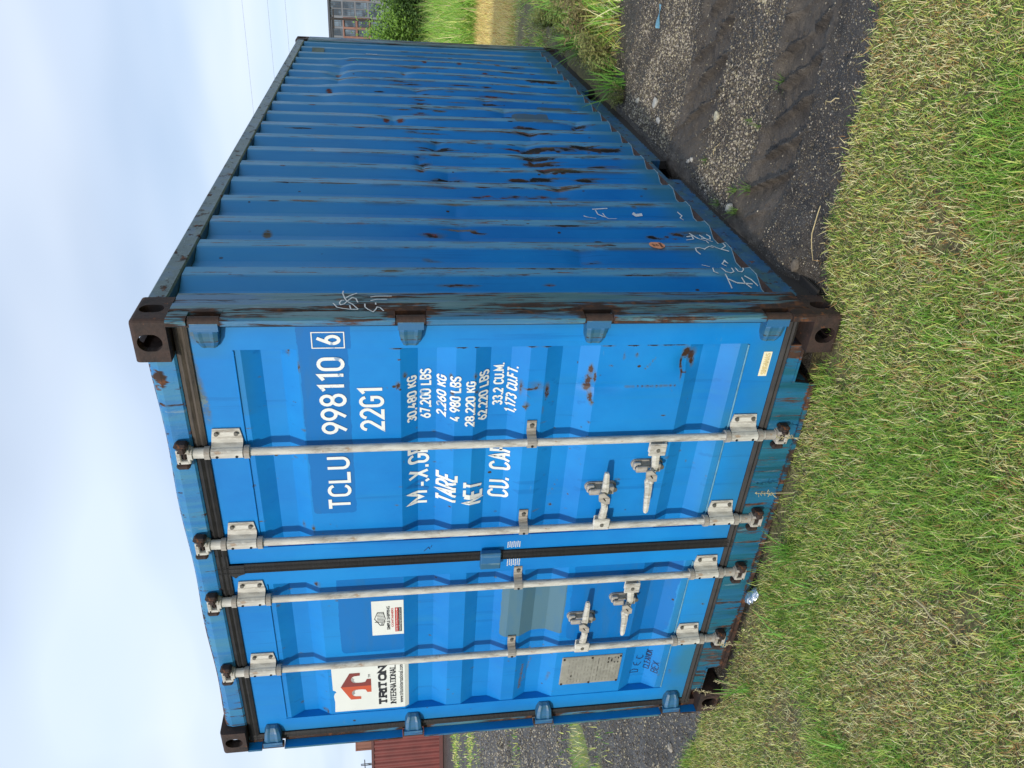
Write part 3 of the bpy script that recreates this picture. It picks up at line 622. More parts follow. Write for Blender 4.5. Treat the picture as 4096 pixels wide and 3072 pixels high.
RB += dline(0, 0, (1.52, 1.06), (1.60, 1.03), 8, 0.004, RS, 0.6)
LB = [(1.09,2.07,.03,.02,RS,.5),(.241,2.199,.01,.01,RS,.6),(.19,2.09,.02,.015,RS,.55),(.18,2.075,.03,.008,RS,.6),(1.112,1.874,.004,.03,BK,.8),(1.11,1.80,.004,.03,BK,.8)]
LB += dline(0, 0, (.24, 1.105), (.41, 1.095), 12, 0.011, (0.17, 0.085, 0.03), 0.62) + dline(0, 0, (.28, 1.085), (.44, 1.055), 12, 0.008, (0.17, 0.085, 0.03), 0.55) + dline(0, 0, (.28, .965), (.34, .955), 5, 0.012, (0.13, 0.06, 0.09), 0.45)
LB += dline(0, 0, (.47, .49), (.475, .35), 8, 0.004, TN, 0.5)
for bx_ in (1.858, 1.3885): RB += [(bx_+0.085, 2.265, .006, .03, TN, .55), (bx_+0.07, 1.12, .006, .03, TN, .5)]
for bx_ in (0.580, 1.0505): LB += [(bx_+0.075, 1.12, .006, .03, TN, .5), (bx_+.08, .38, .02, .012, RS, .5)]
for bx_, z_ in ((1.62, .77), (1.73, .57)): RB += [(bx_, z_, .012, .02, TN, .5)]
DEEPB = (0.001, 0.134, 0.42)
w_ = random.Random(33)
for L_ in (RB, LB):
    for i in range(70):
        a_ = w_.uniform(0.2, 1.1) if L_ is LB else w_.uniform(1.36, 2.27); b_ = w_.choice((w_.uniform(0.34, 2.27), w_.choice([z for z, _ in BR])+w_.uniform(-.01, .01)))
        L_.append((a_, b_, w_.uniform(.004, .008), w_.uniform(.004, .013), w_.choice((RS, TN, BK)), w_.uniform(.4, .7)))
    for i in range(9):
        a_ = w_.uniform(0.25, 1.05) if L_ is LB else w_.uniform(1.42, 2.2); b_ = w_.uniform(0.5, 2.1); a2 = a_+w_.uniform(-.1, .1); b2 = b_+w_.uniform(-.05, .05)
        L_ += dline(0, 0, (a_, b_), (a2, b2), 10, .004, w_.choice(((0.10, 0.26, 0.42), (0.02, 0.06, 0.10))), .42)
def mk_door(s):
    x0, x1 = DOORS[s]; p0, p1 = PANEL[s]
    dr = tag(empty('door', (x0 if s == 0 else x1, 0.06, 0.192)), 'right door with white code and weight lettering' if s else 'left door with stickers, data plate and grey patch'); dr.parent = box; dr.matrix_parent_inverse = box_inv
    return dr
door = {0: mk_door(0), 1: mk_door(1)}
def dkeep(o, s):
    o.parent = door[s]; o.matrix_parent_inverse = Matrix.Translation(-Vector(door[s].location)); return o
def dpart(mb, name, mats, s, **k): return dkeep(mb.build(name, mats, None, **k), s)
for s in (0, 1):
    x0, x1 = DOORS[s]; p0, p1 = PANEL[s]
    # pressed panel
    nx_ = 120; xs = np.linspace(p0-0.004, p1+0.004, nx_); zs2 = np.unique(np.round(np.concatenate([np.linspace(0.325, 2.290, 230), BZ[1:-1]]), 4))
    zs2 = zs2[(zs2 >= 0.322) & (zs2 <= 2.292)]
    Xd, Zd = np.meshgrid(xs, zs2, indexing='ij'); Yd = panel_y(Xd, Zd) if s else YP + np.interp(Zd, BZ, BD)
    i3 = np.arange(Xd.size).reshape(Xd.shape); Qd = np.stack([i3[:-1, :-1], i3[1:, :-1], i3[1:, 1:], i3[:-1, 1:]], -1).reshape(-1, 4)
    pm = np.zeros(Xd.shape+(4,))
    if s: rect(pm, Xd, Zd, 1.50, 2.6, 1.880, 2.054, DEEPB, 1, 0.016)
    else:
        rect(pm, Xd, Zd, 0.62, 1.13, 1.692, 1.985, DEEPB, 1, 0.016)
        rect(pm, Xd, Zd, 0.655, 1.0, 0.925, 1.232, (0.082, 0.165, 0.20), 1, 0.012)
        rect(pm, Xd, Zd, 0.60, 1.13, 0.37, 0.90, (0.001, 0.138, 0.43), 1, 0.04)
    tl = np.clip(0.8*sstep(0.40, 0.30, Zd) + 0.5*sstep(2.2, 2.30, Zd)*(Xd > 2.0) + 0.25*fbm(Xd*3, Zd*2, 3)*sstep(1.0, 0.4, Zd), 0, 0.8)
    pn = npmesh('door_panel', np.stack([Xd, Yd, Zd], -1).reshape(-1, 3), Qd, MB_BLUE, None, dict(stain=stainmap(Xd, Zd, RB if s else LB).reshape(-1, 4), paint=pm.reshape(-1, 4), teal=tl.ravel()))
    dkeep(pn, s)
    # rim: four flat members round the panel
    mb = MB()
    def fl(xa, xb, za, zb):
        k1 = max(2, int((xb-xa)/0.02)); k2 = max(2, int((zb-za)/0.02))
        P = np.array([[(x, YR, z) for z in np.linspace(za, zb, k2)] for x in np.linspace(xa, xb, k1)]); mb.grid(P)
    fl(x0, p0, BOTZ, TOPZ); fl(p1, x1, BOTZ, TOPZ); fl(p0, p1, 2.280, TOPZ); fl(p0, p1, BOTZ, 0.330)
    for (xa, xb) in ((p0, p0), (p1, p1)):
        mb.grid(np.array([[(xa, y, z) for z in np.linspace(0.330, 2.280, 60)] for y in (YR, YR+0.055)]))
    for z in (2.280, 0.330): mb.grid(np.array([[(x, y, z) for x in np.linspace(p0, p1, 40)] for y in (YR, YR+0.005)]))
    for (xa) in (x0, x1): mb.grid(np.array([[(xa, y, z) for z in (BOTZ, TOPZ)] for y in (YR, YR+0.05)]))
    for z in (BOTZ, TOPZ): mb.grid(np.array([[(x, y, z) for x in (x0, x1)] for y in (YR, YR+0.05)]))
    fr = dpart(mb, 'door_frame', MB_BLUE, s)
    co = np.array([v.co[:] for v in fr.data.vertices]); X, Z = co[:, 0], co[:, 2]
    pm = np.zeros((len(co), 4))
    if s:
        rect(pm, X, Z, 2.27, 2.45, 1.868, 2.056, DEEPB, 1, 0.016); fb = [(2.36, 2.40, .05, .03, (0.12, 0.19, 0.22), .6), (2.15, 2.415, .16, .015, (0.12, 0.19, 0.22), .75), (2.05, 2.408, .10, .018, (0.12, 0.19, 0.22), .7), (2.17, .26, .01, .012, (0.08, 0.06, 0.02), .6)]
        pass
    else: fb = [(.6, .25, .01, .012, (0.05, 0.05, 0.02), .6), (.66, .26, .012, .008, (0.05, 0.05, 0.02), .6), (.8, .22, .01, .008, (0.05, 0.05, 0.02), .6), (.3, .3, .02, .006, BK, .6)]
    A_ = stainmap(X, Z, fb)
    for nme, a in (('stain', A_), ('paint', pm)):
        at = fr.data.attributes.new(nme, 'FLOAT_COLOR', 'POINT'); at.data.foreach_set('color', a.astype(np.float32).ravel())
    tl = np.clip(sstep(0.37, 0.22, Z)*(0.55 if s else 0.95-0.6*sstep(0.55, 0.75, X)) + 0.35*sstep(2.25, 2.36, Z)*(X > 2.25) + (0.45*sstep(2.34, 2.37, X) if s else 0.5*sstep(0.12, 0.08, X)), 0, 0.9)
    at = fr.data.attributes.new('teal', 'FLOAT', 'POINT'); at.data.foreach_set('value', tl.astype(np.float32))
    # weld lines where panel and rim meet
    mb = MB(); mb.tube([(p0+0.01, YR+0.0005, 2.279), (p1-0.004, YR+0.0005, 2.279)], 0.0032, 6); dpart(mb, 'weld_bead', MB_PLAIN, s)
    mb = MB(); mb.tube([(p0+0.01, YR-0.001, 0.330), (p1-0.004, YR-0.001, 0.330)], 0.004, 6); dpart(mb, 'weld_bead', plain('pale_weld', (0.09, 0.25, 0.36), 0.5, 0, 0.3, 20) if s == 0 else bpy.data.materials['pale_weld'], s)
# rubber gasket round both doors
def gasket(s):
    x0, x1 = DOORS[s]; mb = MB(); xa = 0.028 if s == 0 else 1.219; xb = 1.219 if s == 0 else CW-0.028
    def strip(pts4, n=40):  # cross-section swept between two points
        pass
    z0, z1 = 0.150, 2.468
    def bar(a, b, prof):    # prof: list of (offset across, y)
        a = Vector(a); b = Vector(b); t_ = (b-a).normalized(); w = Vector((-t_.z, 0, t_.x))
        P = np.array([[tuple(a + (b-a)*k + w*o + Vector((0, y, 0))) for o, y in prof] for k in np.linspace(0, 1, 50)]); mb.grid(P)
    pf = lambda w, d=0.0: [(-w/2, 0.075), (-w/2, 0.052+d), (-w*0.22, 0.046+d), (-w*0.05, 0.052+d), (w*0.2, 0.044+d), (w/2, 0.054+d), (w/2, 0.075)]
    bar((xa, 0, (z1+TOPZ)/2), (xb, 0, (z1+TOPZ)/2), pf(z1-TOPZ)); bar((xa, 0, (z0+BOTZ)/2), (xb, 0, (z0+BOTZ)/2), pf(BOTZ-z0))
    if s == 0:
        bar(((xa+x0)/2, 0, z0), ((xa+x0)/2, 0, z1), pf(x0-xa)); bar(((x1+xb)/2, 0, z0), ((x1+xb)/2, 0, z1), pf(xb-x1))
    else:
        bar(((xb+x1)/2, 0, z0), ((xb+x1)/2, 0, z1), pf(xb-x1)); bar(((x0+xa)/2, 0, z0), ((x0+xa)/2, 0, z1), pf(x0-xa))
    if s == 0: mb.prism([(1.170, 2.400), (1.193, 2.421), (1.245, 2.421), (1.245, 2.36), (1.193, 2.36), (1.185, 2.385)], 0.047, 0.07); mb.box(1.10, 1.3, 0.0495, 0.07, 2.421, 2.4675)
    o = dpart(mb, 'gasket', M_RUB, s)
    setattr_(o, 'old', lambda c: (sstep(1.85, 1.95, c[:, 0])*(c[:, 2] > 2.4)*1.0 if s else 0*c[:, 0]) + 0.25*(c[:, 2] < 0.2))
gasket(0); gasket(1)

# hinges
def hinge_mesh(sx):
    mb = MB(); X = (lambda a: CW-a) if sx else (lambda a: a)
    # blade: tapered pressing, raised in the middle
    st = [(0.030, 0.036, 0.008), (0.060, 0.040, 0.012), (0.100, 0.036, 0.020), (0.128, 0.026, 0.034), (0.134, 0.022, 0.050)]
    P = []
    for a, h, y in st:
        P.append([(X(a), 0.060, -h-0.004), (X(a), y+0.006, -h), (X(a), y, -h*0.62), (X(a), y+0.003, -h*0.3), (X(a), y+0.003, h*0.3), (X(a), y, h*0.62), (X(a), y+0.006, h), (X(a), 0.060, h+0.004)])
    mb.grid(np.array(P)); mb.add([P[-1][i] for i in range(8)], [tuple(range(8))]); 
    kn = [(X(0.017), 0.024, -0.052), (X(0.017), 0.024, 0.052)]; mb.tube(kn, 0.0175, 14, 1)
    mb.box(*sorted((X(0.017), X(0.05))), 0.007, 0.030, -0.046, 0.046, 0)
    return mb
M_KN = rust_metal('worn_knuckle'); 
for s in (0, 1):
    first = None
    for z in HZ:
        if first is None:
            first = hinge_mesh(s).build('hinge', [M_LUG, M_KN]); dkeep(first, s); first.location.z = z
        else: c = first.copy(); COL.objects.link(c); c.location.z = z
# locking bars
BX = [0.580, 1.0505, 1.3885, 1.858]; YB = 0.030
def bar_tube():
    mb = MB(); mb.tube([(0, YB, 0.150), (0, YB, 0.7), (0, YB, 1.4), (0, YB, 2.46)], 0.0163, 16); return mb
def guide(h=0.115):      # bearing plate bolted beside the bar at both ends
    mb = MB(); a = h/2; n = 7; P = []
    for z in np.linspace(-a, a, 5):
        row = [(0.093, 0.052, z), (0.045, 0.052, z), (0.033, 0.047, z), (0.024, 0.030, z)]
        row += [(0.0235*math.cos(q), YB-0.0235*math.sin(q), z) for q in np.linspace(0.35, math.pi, n)] + [(-0.0235, 0.052, z)]
        P.append(row)
    P = np.array(P); k = P.shape[1]
    P[0, 0, 2] += 0.008; P[-1, 0, 2] -= 0.008
    mb.grid(P); Q_ = P.copy(); Q_[:, :, 1] += 0.006; mb.grid(Q_)
    for i in (0, -1): mb.grid(np.array([P[i], Q_[i]]))
    mb.grid(np.array([P[:, 0], Q_[:, 0]])); 
    return mb
def collar():
    mb = MB(); mb.tube([(0, YB, -0.010), (0, YB, 0.010)], 0.0265, 16); return mb
def bolt():
    mb = MB(); n = 6; ring = [(0.0085*math.cos(i*math.pi/3), 0.0085*math.sin(i*math.pi/3)) for i in range(6)]
    mb.prism(ring, 0.042, 0.053); return mb
def pin_hole():
    mb = MB(); mb.prism([(0.0055*math.cos(i*math.pi/4), 0.0055*math.sin(i*math.pi/4)) for i in range(8)], -0.0008, 0.004); return mb
def strap():
    mb = MB(); P = []
    for z in (-0.019, 0.019):
        P.append([(0.088, 0.056, z), (0.040, 0.055, z), (0.030, 0.047, z), (0.024, 0.032, z)] + [(0.0225*math.cos(q), YB-0.0225*math.sin(q), z) for q in np.linspace(0.3, math.pi, 7)] + [(-0.0225, 0.055, z)])
    P = np.array(P); mb.grid(P); Q_ = P.copy(); Q_[:, :, 1] += 0.005; mb.grid(Q_)
    for i in (0, 1): mb.grid(np.array([P[i], Q_[i]]))
    mb.grid(np.array([P[:, 0], Q_[:, 0]])); return mb
def cam_head(up):
    s_ = 1 if up else -1; mb = MB()
    mb.tube([(0, YB, -0.055*s_), (0, YB, -0.01*s_)], [0.021, 0.0205], 14)
    mb.tube([(0, YB, -0.012*s_), (0, YB, 0.004*s_)], 0.0265, 14)
    for (xa, xb) in ((-0.034, -0.020), (0.014, 0.030)): mb.box(xa, xb, 0.004, 0.046, min(0.0, 0.040*s_), max(0.0, 0.040*s_), 0, 0.003)
    mb.box(-0.034, 0.030, 0.004, 0.016, min(0.028*s_, 0.044*s_), max(0.028*s_, 0.044*s_), 0, 0.003); mb.box(-0.034, 0.03, 0.006, 0.046, -0.005, 0.006, 0, 0.003)
    return mb
def keeper(up):
    s_ = 1 if up else -1; mb = MB()
    mb.box(0.036, 0.058, -0.004, 0.042, -0.020, 0.030, 0, 0.009); mb.box(-0.064, -0.038, 0.006, 0.042, -0.015, 0.034, 0, 0.008)
    mb.box(-0.045, 0.048, 0.018, 0.042, -0.012+0.026*s_*0.2, 0.014, 0, 0.006); mb.box(0.018, 0.05, -0.008, 0.02, -0.012, 0.014, 0, 0.007)
    return mb
proto = {}
def put(key, name, fn, mat, s, x, y, z):
    if key not in proto:
        o = fn().build(name, mat); proto[key] = o
    else:
        o = proto[key].copy(); COL.objects.link(o)
    o.location = (0, 0, 0); dkeep(o, s); o.location = (x, y, z); return o
M_PIN = plain('black_pin_hole', (0.006, 0.006, 0.006), 0.8)
for i, bx in enumerate(BX):
    s = 0 if i < 2 else 1
    put('bar', 'locking_bar', bar_tube, M_GALV, s, bx, 0, 0)
    for z in (2.345, 0.268):
        put('guide', 'bar_guide', guide, M_GALV if z > 1 else M_GALVD, s, bx, 0, z)
        for dz in (-0.036, 0.036):
            put('bolt', 'bolt', bolt, M_BOLT, s, bx+0.072, 0, z+dz); put('hole', 'pin_hole', pin_hole, M_PIN, s, bx-0.006, YB-0.0242, z+dz)
        for dz in (-0.072, 0.072): put('collar', 'collar', collar, M_GALVD, s, bx, 0, z+dz)
    put('strap', 'bar_strap', strap, M_GALVD, s, bx, 0, 1.172); put('bolt', 'bolt', bolt, M_BOLT, s, bx+0.068, 0.003, 1.172); put('hole', 'pin_hole', pin_hole, M_PIN, s, bx-0.004, YB-0.0235, 1.172)
    put('camu', 'cam_head', lambda: cam_head(True), M_GALV, s, bx, 0, 2.482); put('caml', 'cam_head', lambda: cam_head(False), M_GALVD, s, bx, 0, 0.118)
    o = put('keepu', 'cam_keeper', lambda: keeper(True), M_RUST, s, bx, 0, 2.500); put('keepl', 'cam_keeper', lambda: keeper(False), M_RUST, s, bx, 0, 0.098)
# handles
def handle(dirx, tipdz, length):
    """handle pivoting on the bar (x = 0) and running along dirx"""
    mb = MB(); st = [(0.035, 0.0, 0.016), (0.075, 0.0, 0.016), (0.125, -0.004, 0.014), (0.170, 0.004, 0.013), (0.205, 0.012, 0.017), (0.235, 0.010, 0.015), (length-0.012, tipdz, 0.0105), (length, tipdz*1.05, 0.007)]
    ys_ = [0.004, 0.002, 0.0, -0.002, -0.004, -0.012, -0.020, -0.020]
    P = []
    for (a, dz, h), y in zip(st, ys_):
        P.append([(dirx*a, y+0.010, dz-h), (dirx*a, y, dz-h), (dirx*a, y-0.003, dz), (dirx*a, y, dz+h), (dirx*a, y+0.010, dz+h)])
    P = np.array(P); mb.grid(P); mb.grid(np.array([P[:, 0], P[:, 4]])); mb.add(P[0], [tuple(range(5))]); mb.add(P[-1], [tuple(range(5))])
    mb.tube([(dirx*0.14, -0.010, -0.004), (dirx*0.20, -0.012, 0.006)], [0.004, 0.012], 6)
    return mb
def clevis(dirx):
    mb = MB(); xa, xb = sorted((dirx*0.006, dirx*0.066))
    mb.box(xa, xb, -0.006, 0.004, -0.037, 0.037, 0, 0.004); mb.box(xa, xb, 0.022, 0.030, -0.030, 0.030, 0, 0.003); mb.box(*sorted((dirx*0.006, dirx*0.05)), 0.004, 0.022, -0.037, -0.030, 0)
    return mb
def catch(dirx):
    """long bolted plate with the seal flap that holds the handle"""
    mb = MB(); r = 0.022; pl_ = [(r*math.cos(q), 0.048+r*math.sin(q)) for q in np.linspace(0, math.pi, 8)] + [(r*math.cos(q), -0.048+r*math.sin(q)) for q in np.linspace(math.pi, 2*math.pi, 8)]
    mb.prism(pl_, 0.053, 0.066); mb.box(-0.020, 0.020, 0.018, 0.054, -0.052, -0.018, 0, 0.004); mb.box(-0.019, 0.019, 0.030, 0.0525, 0.030, 0.064, 0, 0.006)
    mb.box(-0.017, 0.013, 0.012, 0.026, 0.004, 0.058, 0, 0.005)
    pl2 = [(-0.020, 0.022), (0.018, 0.026), (0.022, 0.004), (-0.006, -0.024), (-0.036, -0.026), (-0.040, -0.006)]
    mb.prism([(x, z) for x, z in pl2], -0.022, -0.014)
    return mb
def round_bolt():
    mb = MB(); mb.tube([(0, 0.024, 0), (0, 0.056, 0)], 0.0115, 12); return mb
def slot():
    mb = MB(); mb.prism([(-0.010, -0.005), (-0.006, -0.008), (0.010, 0.003), (0.007, 0.007)], -0.0235, -0.0215); return mb
HD = [(2, 1.3885, 0.834, 1, 0.206, 0.016, 0.335), (3, 1.858, 0.645, -1, 0.150, 0.006, 0.362), (0, 0.580, 0.828, 1, 0.206, 0.012, 0.375), (1, 1.0505, 0.632, -1, 0.150, 0.010, 0.340)]
for i, bx, z, dx, hub, tip, ln in HD:
    s = 0 if i < 2 else 1
    o = handle(dx, tip, ln).build('handle', M_GALV); dkeep(o, s); o.location = (bx, 0, z)
    put('clev%d' % dx, 'handle_clevis', lambda: clevis(dx), M_GALV, s, bx, 0, z)
    o = catch(dx).build('handle_catch', M_GALVD); dkeep(o, s); o.location = (bx+dx*hub, 0, z+0.012)
    for dz in (0.060, -0.044): put('rb', 'bolt', round_bolt, M_BOLT, s, bx+dx*hub, 0, z+dz)
    put('slot', 'seal_slot', slot, M_PIN, s, bx+dx*hub-0.012, 0, z+0.012); 
    put('rb2', 'bolt', lambda: MB().tube([(0, -0.011, 0), (0, 0.0, 0)], 0.008, 10), M_BOLT, s, bx+dx*0.036, 0.0, z)
# anti-rack cap over the middle joint
mb = MB(); mb.box(1.168, 1.262, 0.018, 0.048, 1.262, 1.352, 0, 0.004); o = dpart(mb, 'joint_cap', M_LUG, 1)

# ------------------------------------------------------------------ lettering
def arc(cx, cz, rx, rz, a0, a1, n=9): return [(cx+rx*math.cos(math.radians(a)), cz+rz*math.sin(math.radians(a))) for a in np.linspace(a0, a1, n)]
def G(w):
    h = w/2; R = 0.26
    return {'T': [[(0, 1), (w, 1)], [(h, 1), (h, 0)]], 'L': [[(0, 1), (0, 0), (w, 0)]], 'I': [[(0, 0), (0, 1)]], 'E': [[(w, 1), (0, 1), (0, 0), (w, 0)], [(0, .52), (w*.85, .52)]], 'F': [[(w, 1), (0, 1), (0, 0)], [(0, .52), (w*.85, .52)]],
     'C': [arc(h, 1-R, h, R, 10, 180)+arc(h, R, h, R, 180, 350)], 'U': [[(0, 1)]+arc(h, R, h, R, 180, 360)+[(w, 1)]], 'O': [arc(h, 1-R, h, R, 0, 180)+arc(h, R, h, R, 180, 360)+[(w, 1-R)]], '0': [arc(h, 1-R, h, R, 0, 180)+arc(h, R, h, R, 180, 360)+[(w, 1-R)]],
     'G': [arc(h, 1-R, h, R, 10, 180)+arc(h, R, h, R, 180, 360)+[(w, .47), (h*1.1, .47)]], 'M': [[(0, 0), (0, 1), (w*.6, .3), (w*1.2, 1), (w*1.2, 0)]], 'N': [[(0, 0), (0, 1), (w, 0), (w, 1)]], 'A': [[(0, 0), (h, 1), (w, 0)], [(w*.18, .3), (w*.82, .3)]],
     'X': [[(0, 0), (w, 1)], [(0, 1), (w, 0)]], 'V': [[(0, 1), (h, 0), (w, 1)]], 'K': [[(0, 0), (0, 1)], [(w, 1), (0, .42)], [(w*.35, .62), (w, 0)]], 'R': [[(0, 0), (0, 1)]+[(h, 1)]+arc(h, .74, h, .26, 90, -90)+[(0, .48)], [(h, .48), (w, 0)]], 'P': [[(0, 0), (0, 1)]+[(h, 1)]+arc(h, .74, h, .26, 90, -90)+[(0, .48)]],
     'B': [[(0, 0), (0, 1), (h, 1)]+arc(h, .76, h*.95, .24, 90, -90)+[(0, .52)], [(h, .52)]+arc(h, .26, h, .26, 90, -90)+[(0, 0)]], 'D': [[(0, 0), (0, 1), (h*.7, 1)]+arc(h*.7, 1-R, w-h*.7, R, 90, 0)+arc(h*.7, R, w-h*.7, R, 0, -90)+[(0, 0)]],
     'S': [arc(h, .76, h, .24, 20, 270)+arc(h, .26, h, .26, 90, -160)], '1': [[(w*.15, .84), (w*.6, 1), (w*.6, 0)]], '2': [arc(h, .72, h, .28, 170, -30)+[(0, 0), (w, 0)]], '3': [arc(h, .76, h*.95, .24, 160, -90)+arc(h, .26, h, .26, 90, -160)],
     '4': [[(w*.55, 1), (0, .28), (w, .28)], [(w*.72, .5), (w*.72, 0)]], '6': [[(w*.75, 1), (w*.10, .46)], arc(h, .29, h, .29, 0, 360, 17)], '7': [[(0, 1), (w, 1), (w*.35, 0)]], '8': [arc(h, .76, h*.9, .24, 0, 360, 15), arc(h, .26, h, .26, 0, 360, 15)], '9': [[(w*.25, 0), (w*.90, .54)], arc(h, .71, h, .29, 0, 360, 17)],
     '.': [[(.07, -.05), (.07, .13)]], ',': [[(.10, .11), (.04, -.14)]], '-': [[(0, .5), (w, .5)]], ' ': []}
def ribbon(pts, t_, mb, step=0.012, sp=True):
    """flat stroke of width t_ along 2-D points"""
    q = [Vector(p) for p in pts]; d = [q[0]]
    for a, b in zip(q, q[1:]):
        n = max(1, int((b-a).length/step)); d += [a+(b-a)*(k/n) for k in range(1, n+1)]
    closed = (d[0]-d[-1]).length < 1e-6
    vs = []
    for i in range(len(d)):
        if closed: a = d[i-1] if i > 0 else d[-2]; b = d[i+1] if i < len(d)-1 else d[1]
        else: a = d[max(0, i-1)]; b = d[min(len(d)-1, i+1)]
        t1 = (d[i]-a); t2 = (b-d[i])
        t1 = t1.normalized() if t1.length > 1e-9 else t2.normalized(); t2 = t2.normalized() if t2.length > 1e-9 else t1
        m = (t1+t2); m = m.normalized() if m.length > 1e-6 else t1
        nn = Vector((-m.y, m.x)); k = 1/max(0.45, abs(m.dot(t1)))
        vs += [d[i]+nn*(t_/2*k), d[i]-nn*(t_/2*k)]
    mb.nst = getattr(mb, 'nst', 0)+1
    mb.add([(v.x, -0.00022*(mb.nst % 6), v.y) for v in vs], [(2*i, 2*i+1, 2*i+3, 2*i+2) for i in range(len(d)-1)])
def stroke_text(txt, x0, x1, z0, z1, t_, w=0.46, slant=0.0, skip=(), serif=0.0):
    """letters fitted between x0..x1 and z0..z1, in a plane to be draped later"""
    h = z1-z0; gl = G(w); adv = []; x = 0; gap = 0.20
    for ch in txt:
        wd = {'I': 0.0, '.': 0.14, ',': 0.14, ' ': 0.22, 'M': w*1.2, '1': w*.62}.get(ch, w); adv.append((x, wd)); x += wd+gap
    tot = x-gap; sx = (x1-x0-t_)/max(tot, 1e-6); mb = MB(); hz = h-t_
    for ch, (a, wd) in zip(txt, adv):
        off = -w*.12 if ch == '1' else 0
        for st in gl[ch]:
            pts = [(x0+t_/2+(a+px+off)*sx + slant*pz*h, z0+t_/2+pz*hz) for px, pz in st]
            if ch == 'A' and 'A' in skip: continue
            ribbon(pts, t_, mb)
            if serif and ch not in 'OC.':
                for e in ((0, -1) if pts[0] != pts[-1] else ()):
                    pz = st[e][1]
                    if pz in (0, 1) and ch != 'T' or pz == 0: mb.add([(pts[e][0]+a_*serif, -0.0015, pts[e][1]+b_*t_*.34) for a_, b_ in ((-1, -1), (1, -1), (1, 1), (-1, 1))], [(0, 1, 2, 3)])
    return mb
def drape(o, s, off):
    """cut a flat sheet at the door's folds and lay it on the pressed panel"""
    bm = bmesh.new(); bm.from_mesh(o.data)
    for z in BZ: bmesh.ops.bisect_plane(bm, geom=bm.verts[:]+bm.edges[:]+bm.faces[:], plane_co=(0, 0, z), plane_no=(0, 0, 1), dist=1e-5)
    p0, p1 = PANEL[s]
    for v in bm.verts:
        x, z = v.co.x, v.co.z
        if p0 < x < p1 and 0.33 < z < 2.28: y = float(panel_y(np.array(x), np.array(z))) if s else YP+float(np.interp(z, BZ, BD))
        else: y = YR
        v.co.y = y-off+v.co.y
    for f in bm.faces:
        if f.normal.y > 0: f.normal_flip()
    bm.normal_update(); bm.to_mesh(o.data); bm.free()
    bm = bmesh.new(); bm.from_mesh(o.data)
    for f in bm.faces:
        if f.normal.y > 0: f.normal_flip()
    bm.to_mesh(o.data); bm.free()
def letters(txt, s, x0, x1, z0, z1, t_, mat=None, off=0.0022, name='lettering', **k):
    o = stroke_text(txt, x0, x1, z0, z1, t_, **k).build(name, mat or M_WHITE, None, fix=False); drape(o, s, off); dkeep(o, s); return o
letters('TCLU', 1, 1.520, 1.795, 1.895, 1.990, 0.0135)
letters('998110', 1, 1.905, 2.250, 1.893, 1.994, 0.0135)
letters('6', 1, 2.303, 2.345, 1.902, 1.992, 0.0125, w=0.5)
mb = MB(); ribbon([(2.291, 1.890), (2.355, 1.890), (2.355, 2.004), (2.291, 2.004), (2.291, 1.890)], 0.004, mb); o = mb.build('lettering_box', M_WHITE, None, fix=False); drape(o, 1, 0.0022); dkeep(o, 1)
letters('22G1', 1, 1.915, 2.120, 1.753, 1.848, 0.0130)
TS = 0.0076
letters('30,480 KG', 1, 1.935, 2.150, 1.628, 1.667, TS); letters('67,200 LBS', 1, 1.945, 2.175, 1.573, 1.617, TS)
letters('2,260 KG', 1, 1.962, 2.150, 1.515, 1.553, TS, slant=0.12); letters('4 980 LBS', 1, 1.950, 2.158, 1.460, 1.503, TS)
letters('28,220 KG', 1, 1.922, 2.135, 1.402, 1.442, TS); letters('62,220 LBS', 1, 1.937, 2.172, 1.350, 1.391, TS)
letters('33.2 CU.M.', 1, 1.998, 2.197, 1.290, 1.332, TS); letters('1,173 CU.FT.', 1, 1.962, 2.185, 1.237, 1.280, TS, slant=0.16)
letters('M', 1, 1.508, 1.575, 1.580, 1.668, 0.0125); letters('X.GR', 1, 1.642, 1.826, 1.578, 1.666, 0.0125)
# the worn ghost of the missing A
mb = MB(); ribbon([(1.600, 1.606), (1.622, 1.606)], 0.011, mb); ribbon([(1.626, 1.592), (1.637, 1.578)], 0.011, mb); o = mb.build('lettering', M_WHITE, None, fix=False); drape(o, 1, 0.0022); dkeep(o, 1)
mb = MB(); ribbon([(1.585, 1.580), (1.609, 1.664), (1.636, 1.580)], 0.0125, mb); o = mb.build('letter_ghost', plain('faded_letter', DEEPB, 0.5), None, fix=False); drape(o, 1, 0.0016); dkeep(o, 1)
letters('TARE', 1, 1.516, 1.680, 1.462, 1.551, 0.0125, slant=0.13); letters('NET', 1, 1.500, 1.625, 1.352, 1.438, 0.0125, slant=0.22)
letters('CU. CAP.', 1, 1.520, 1.832, 1.240, 1.330, 0.0125, slant=0.10)

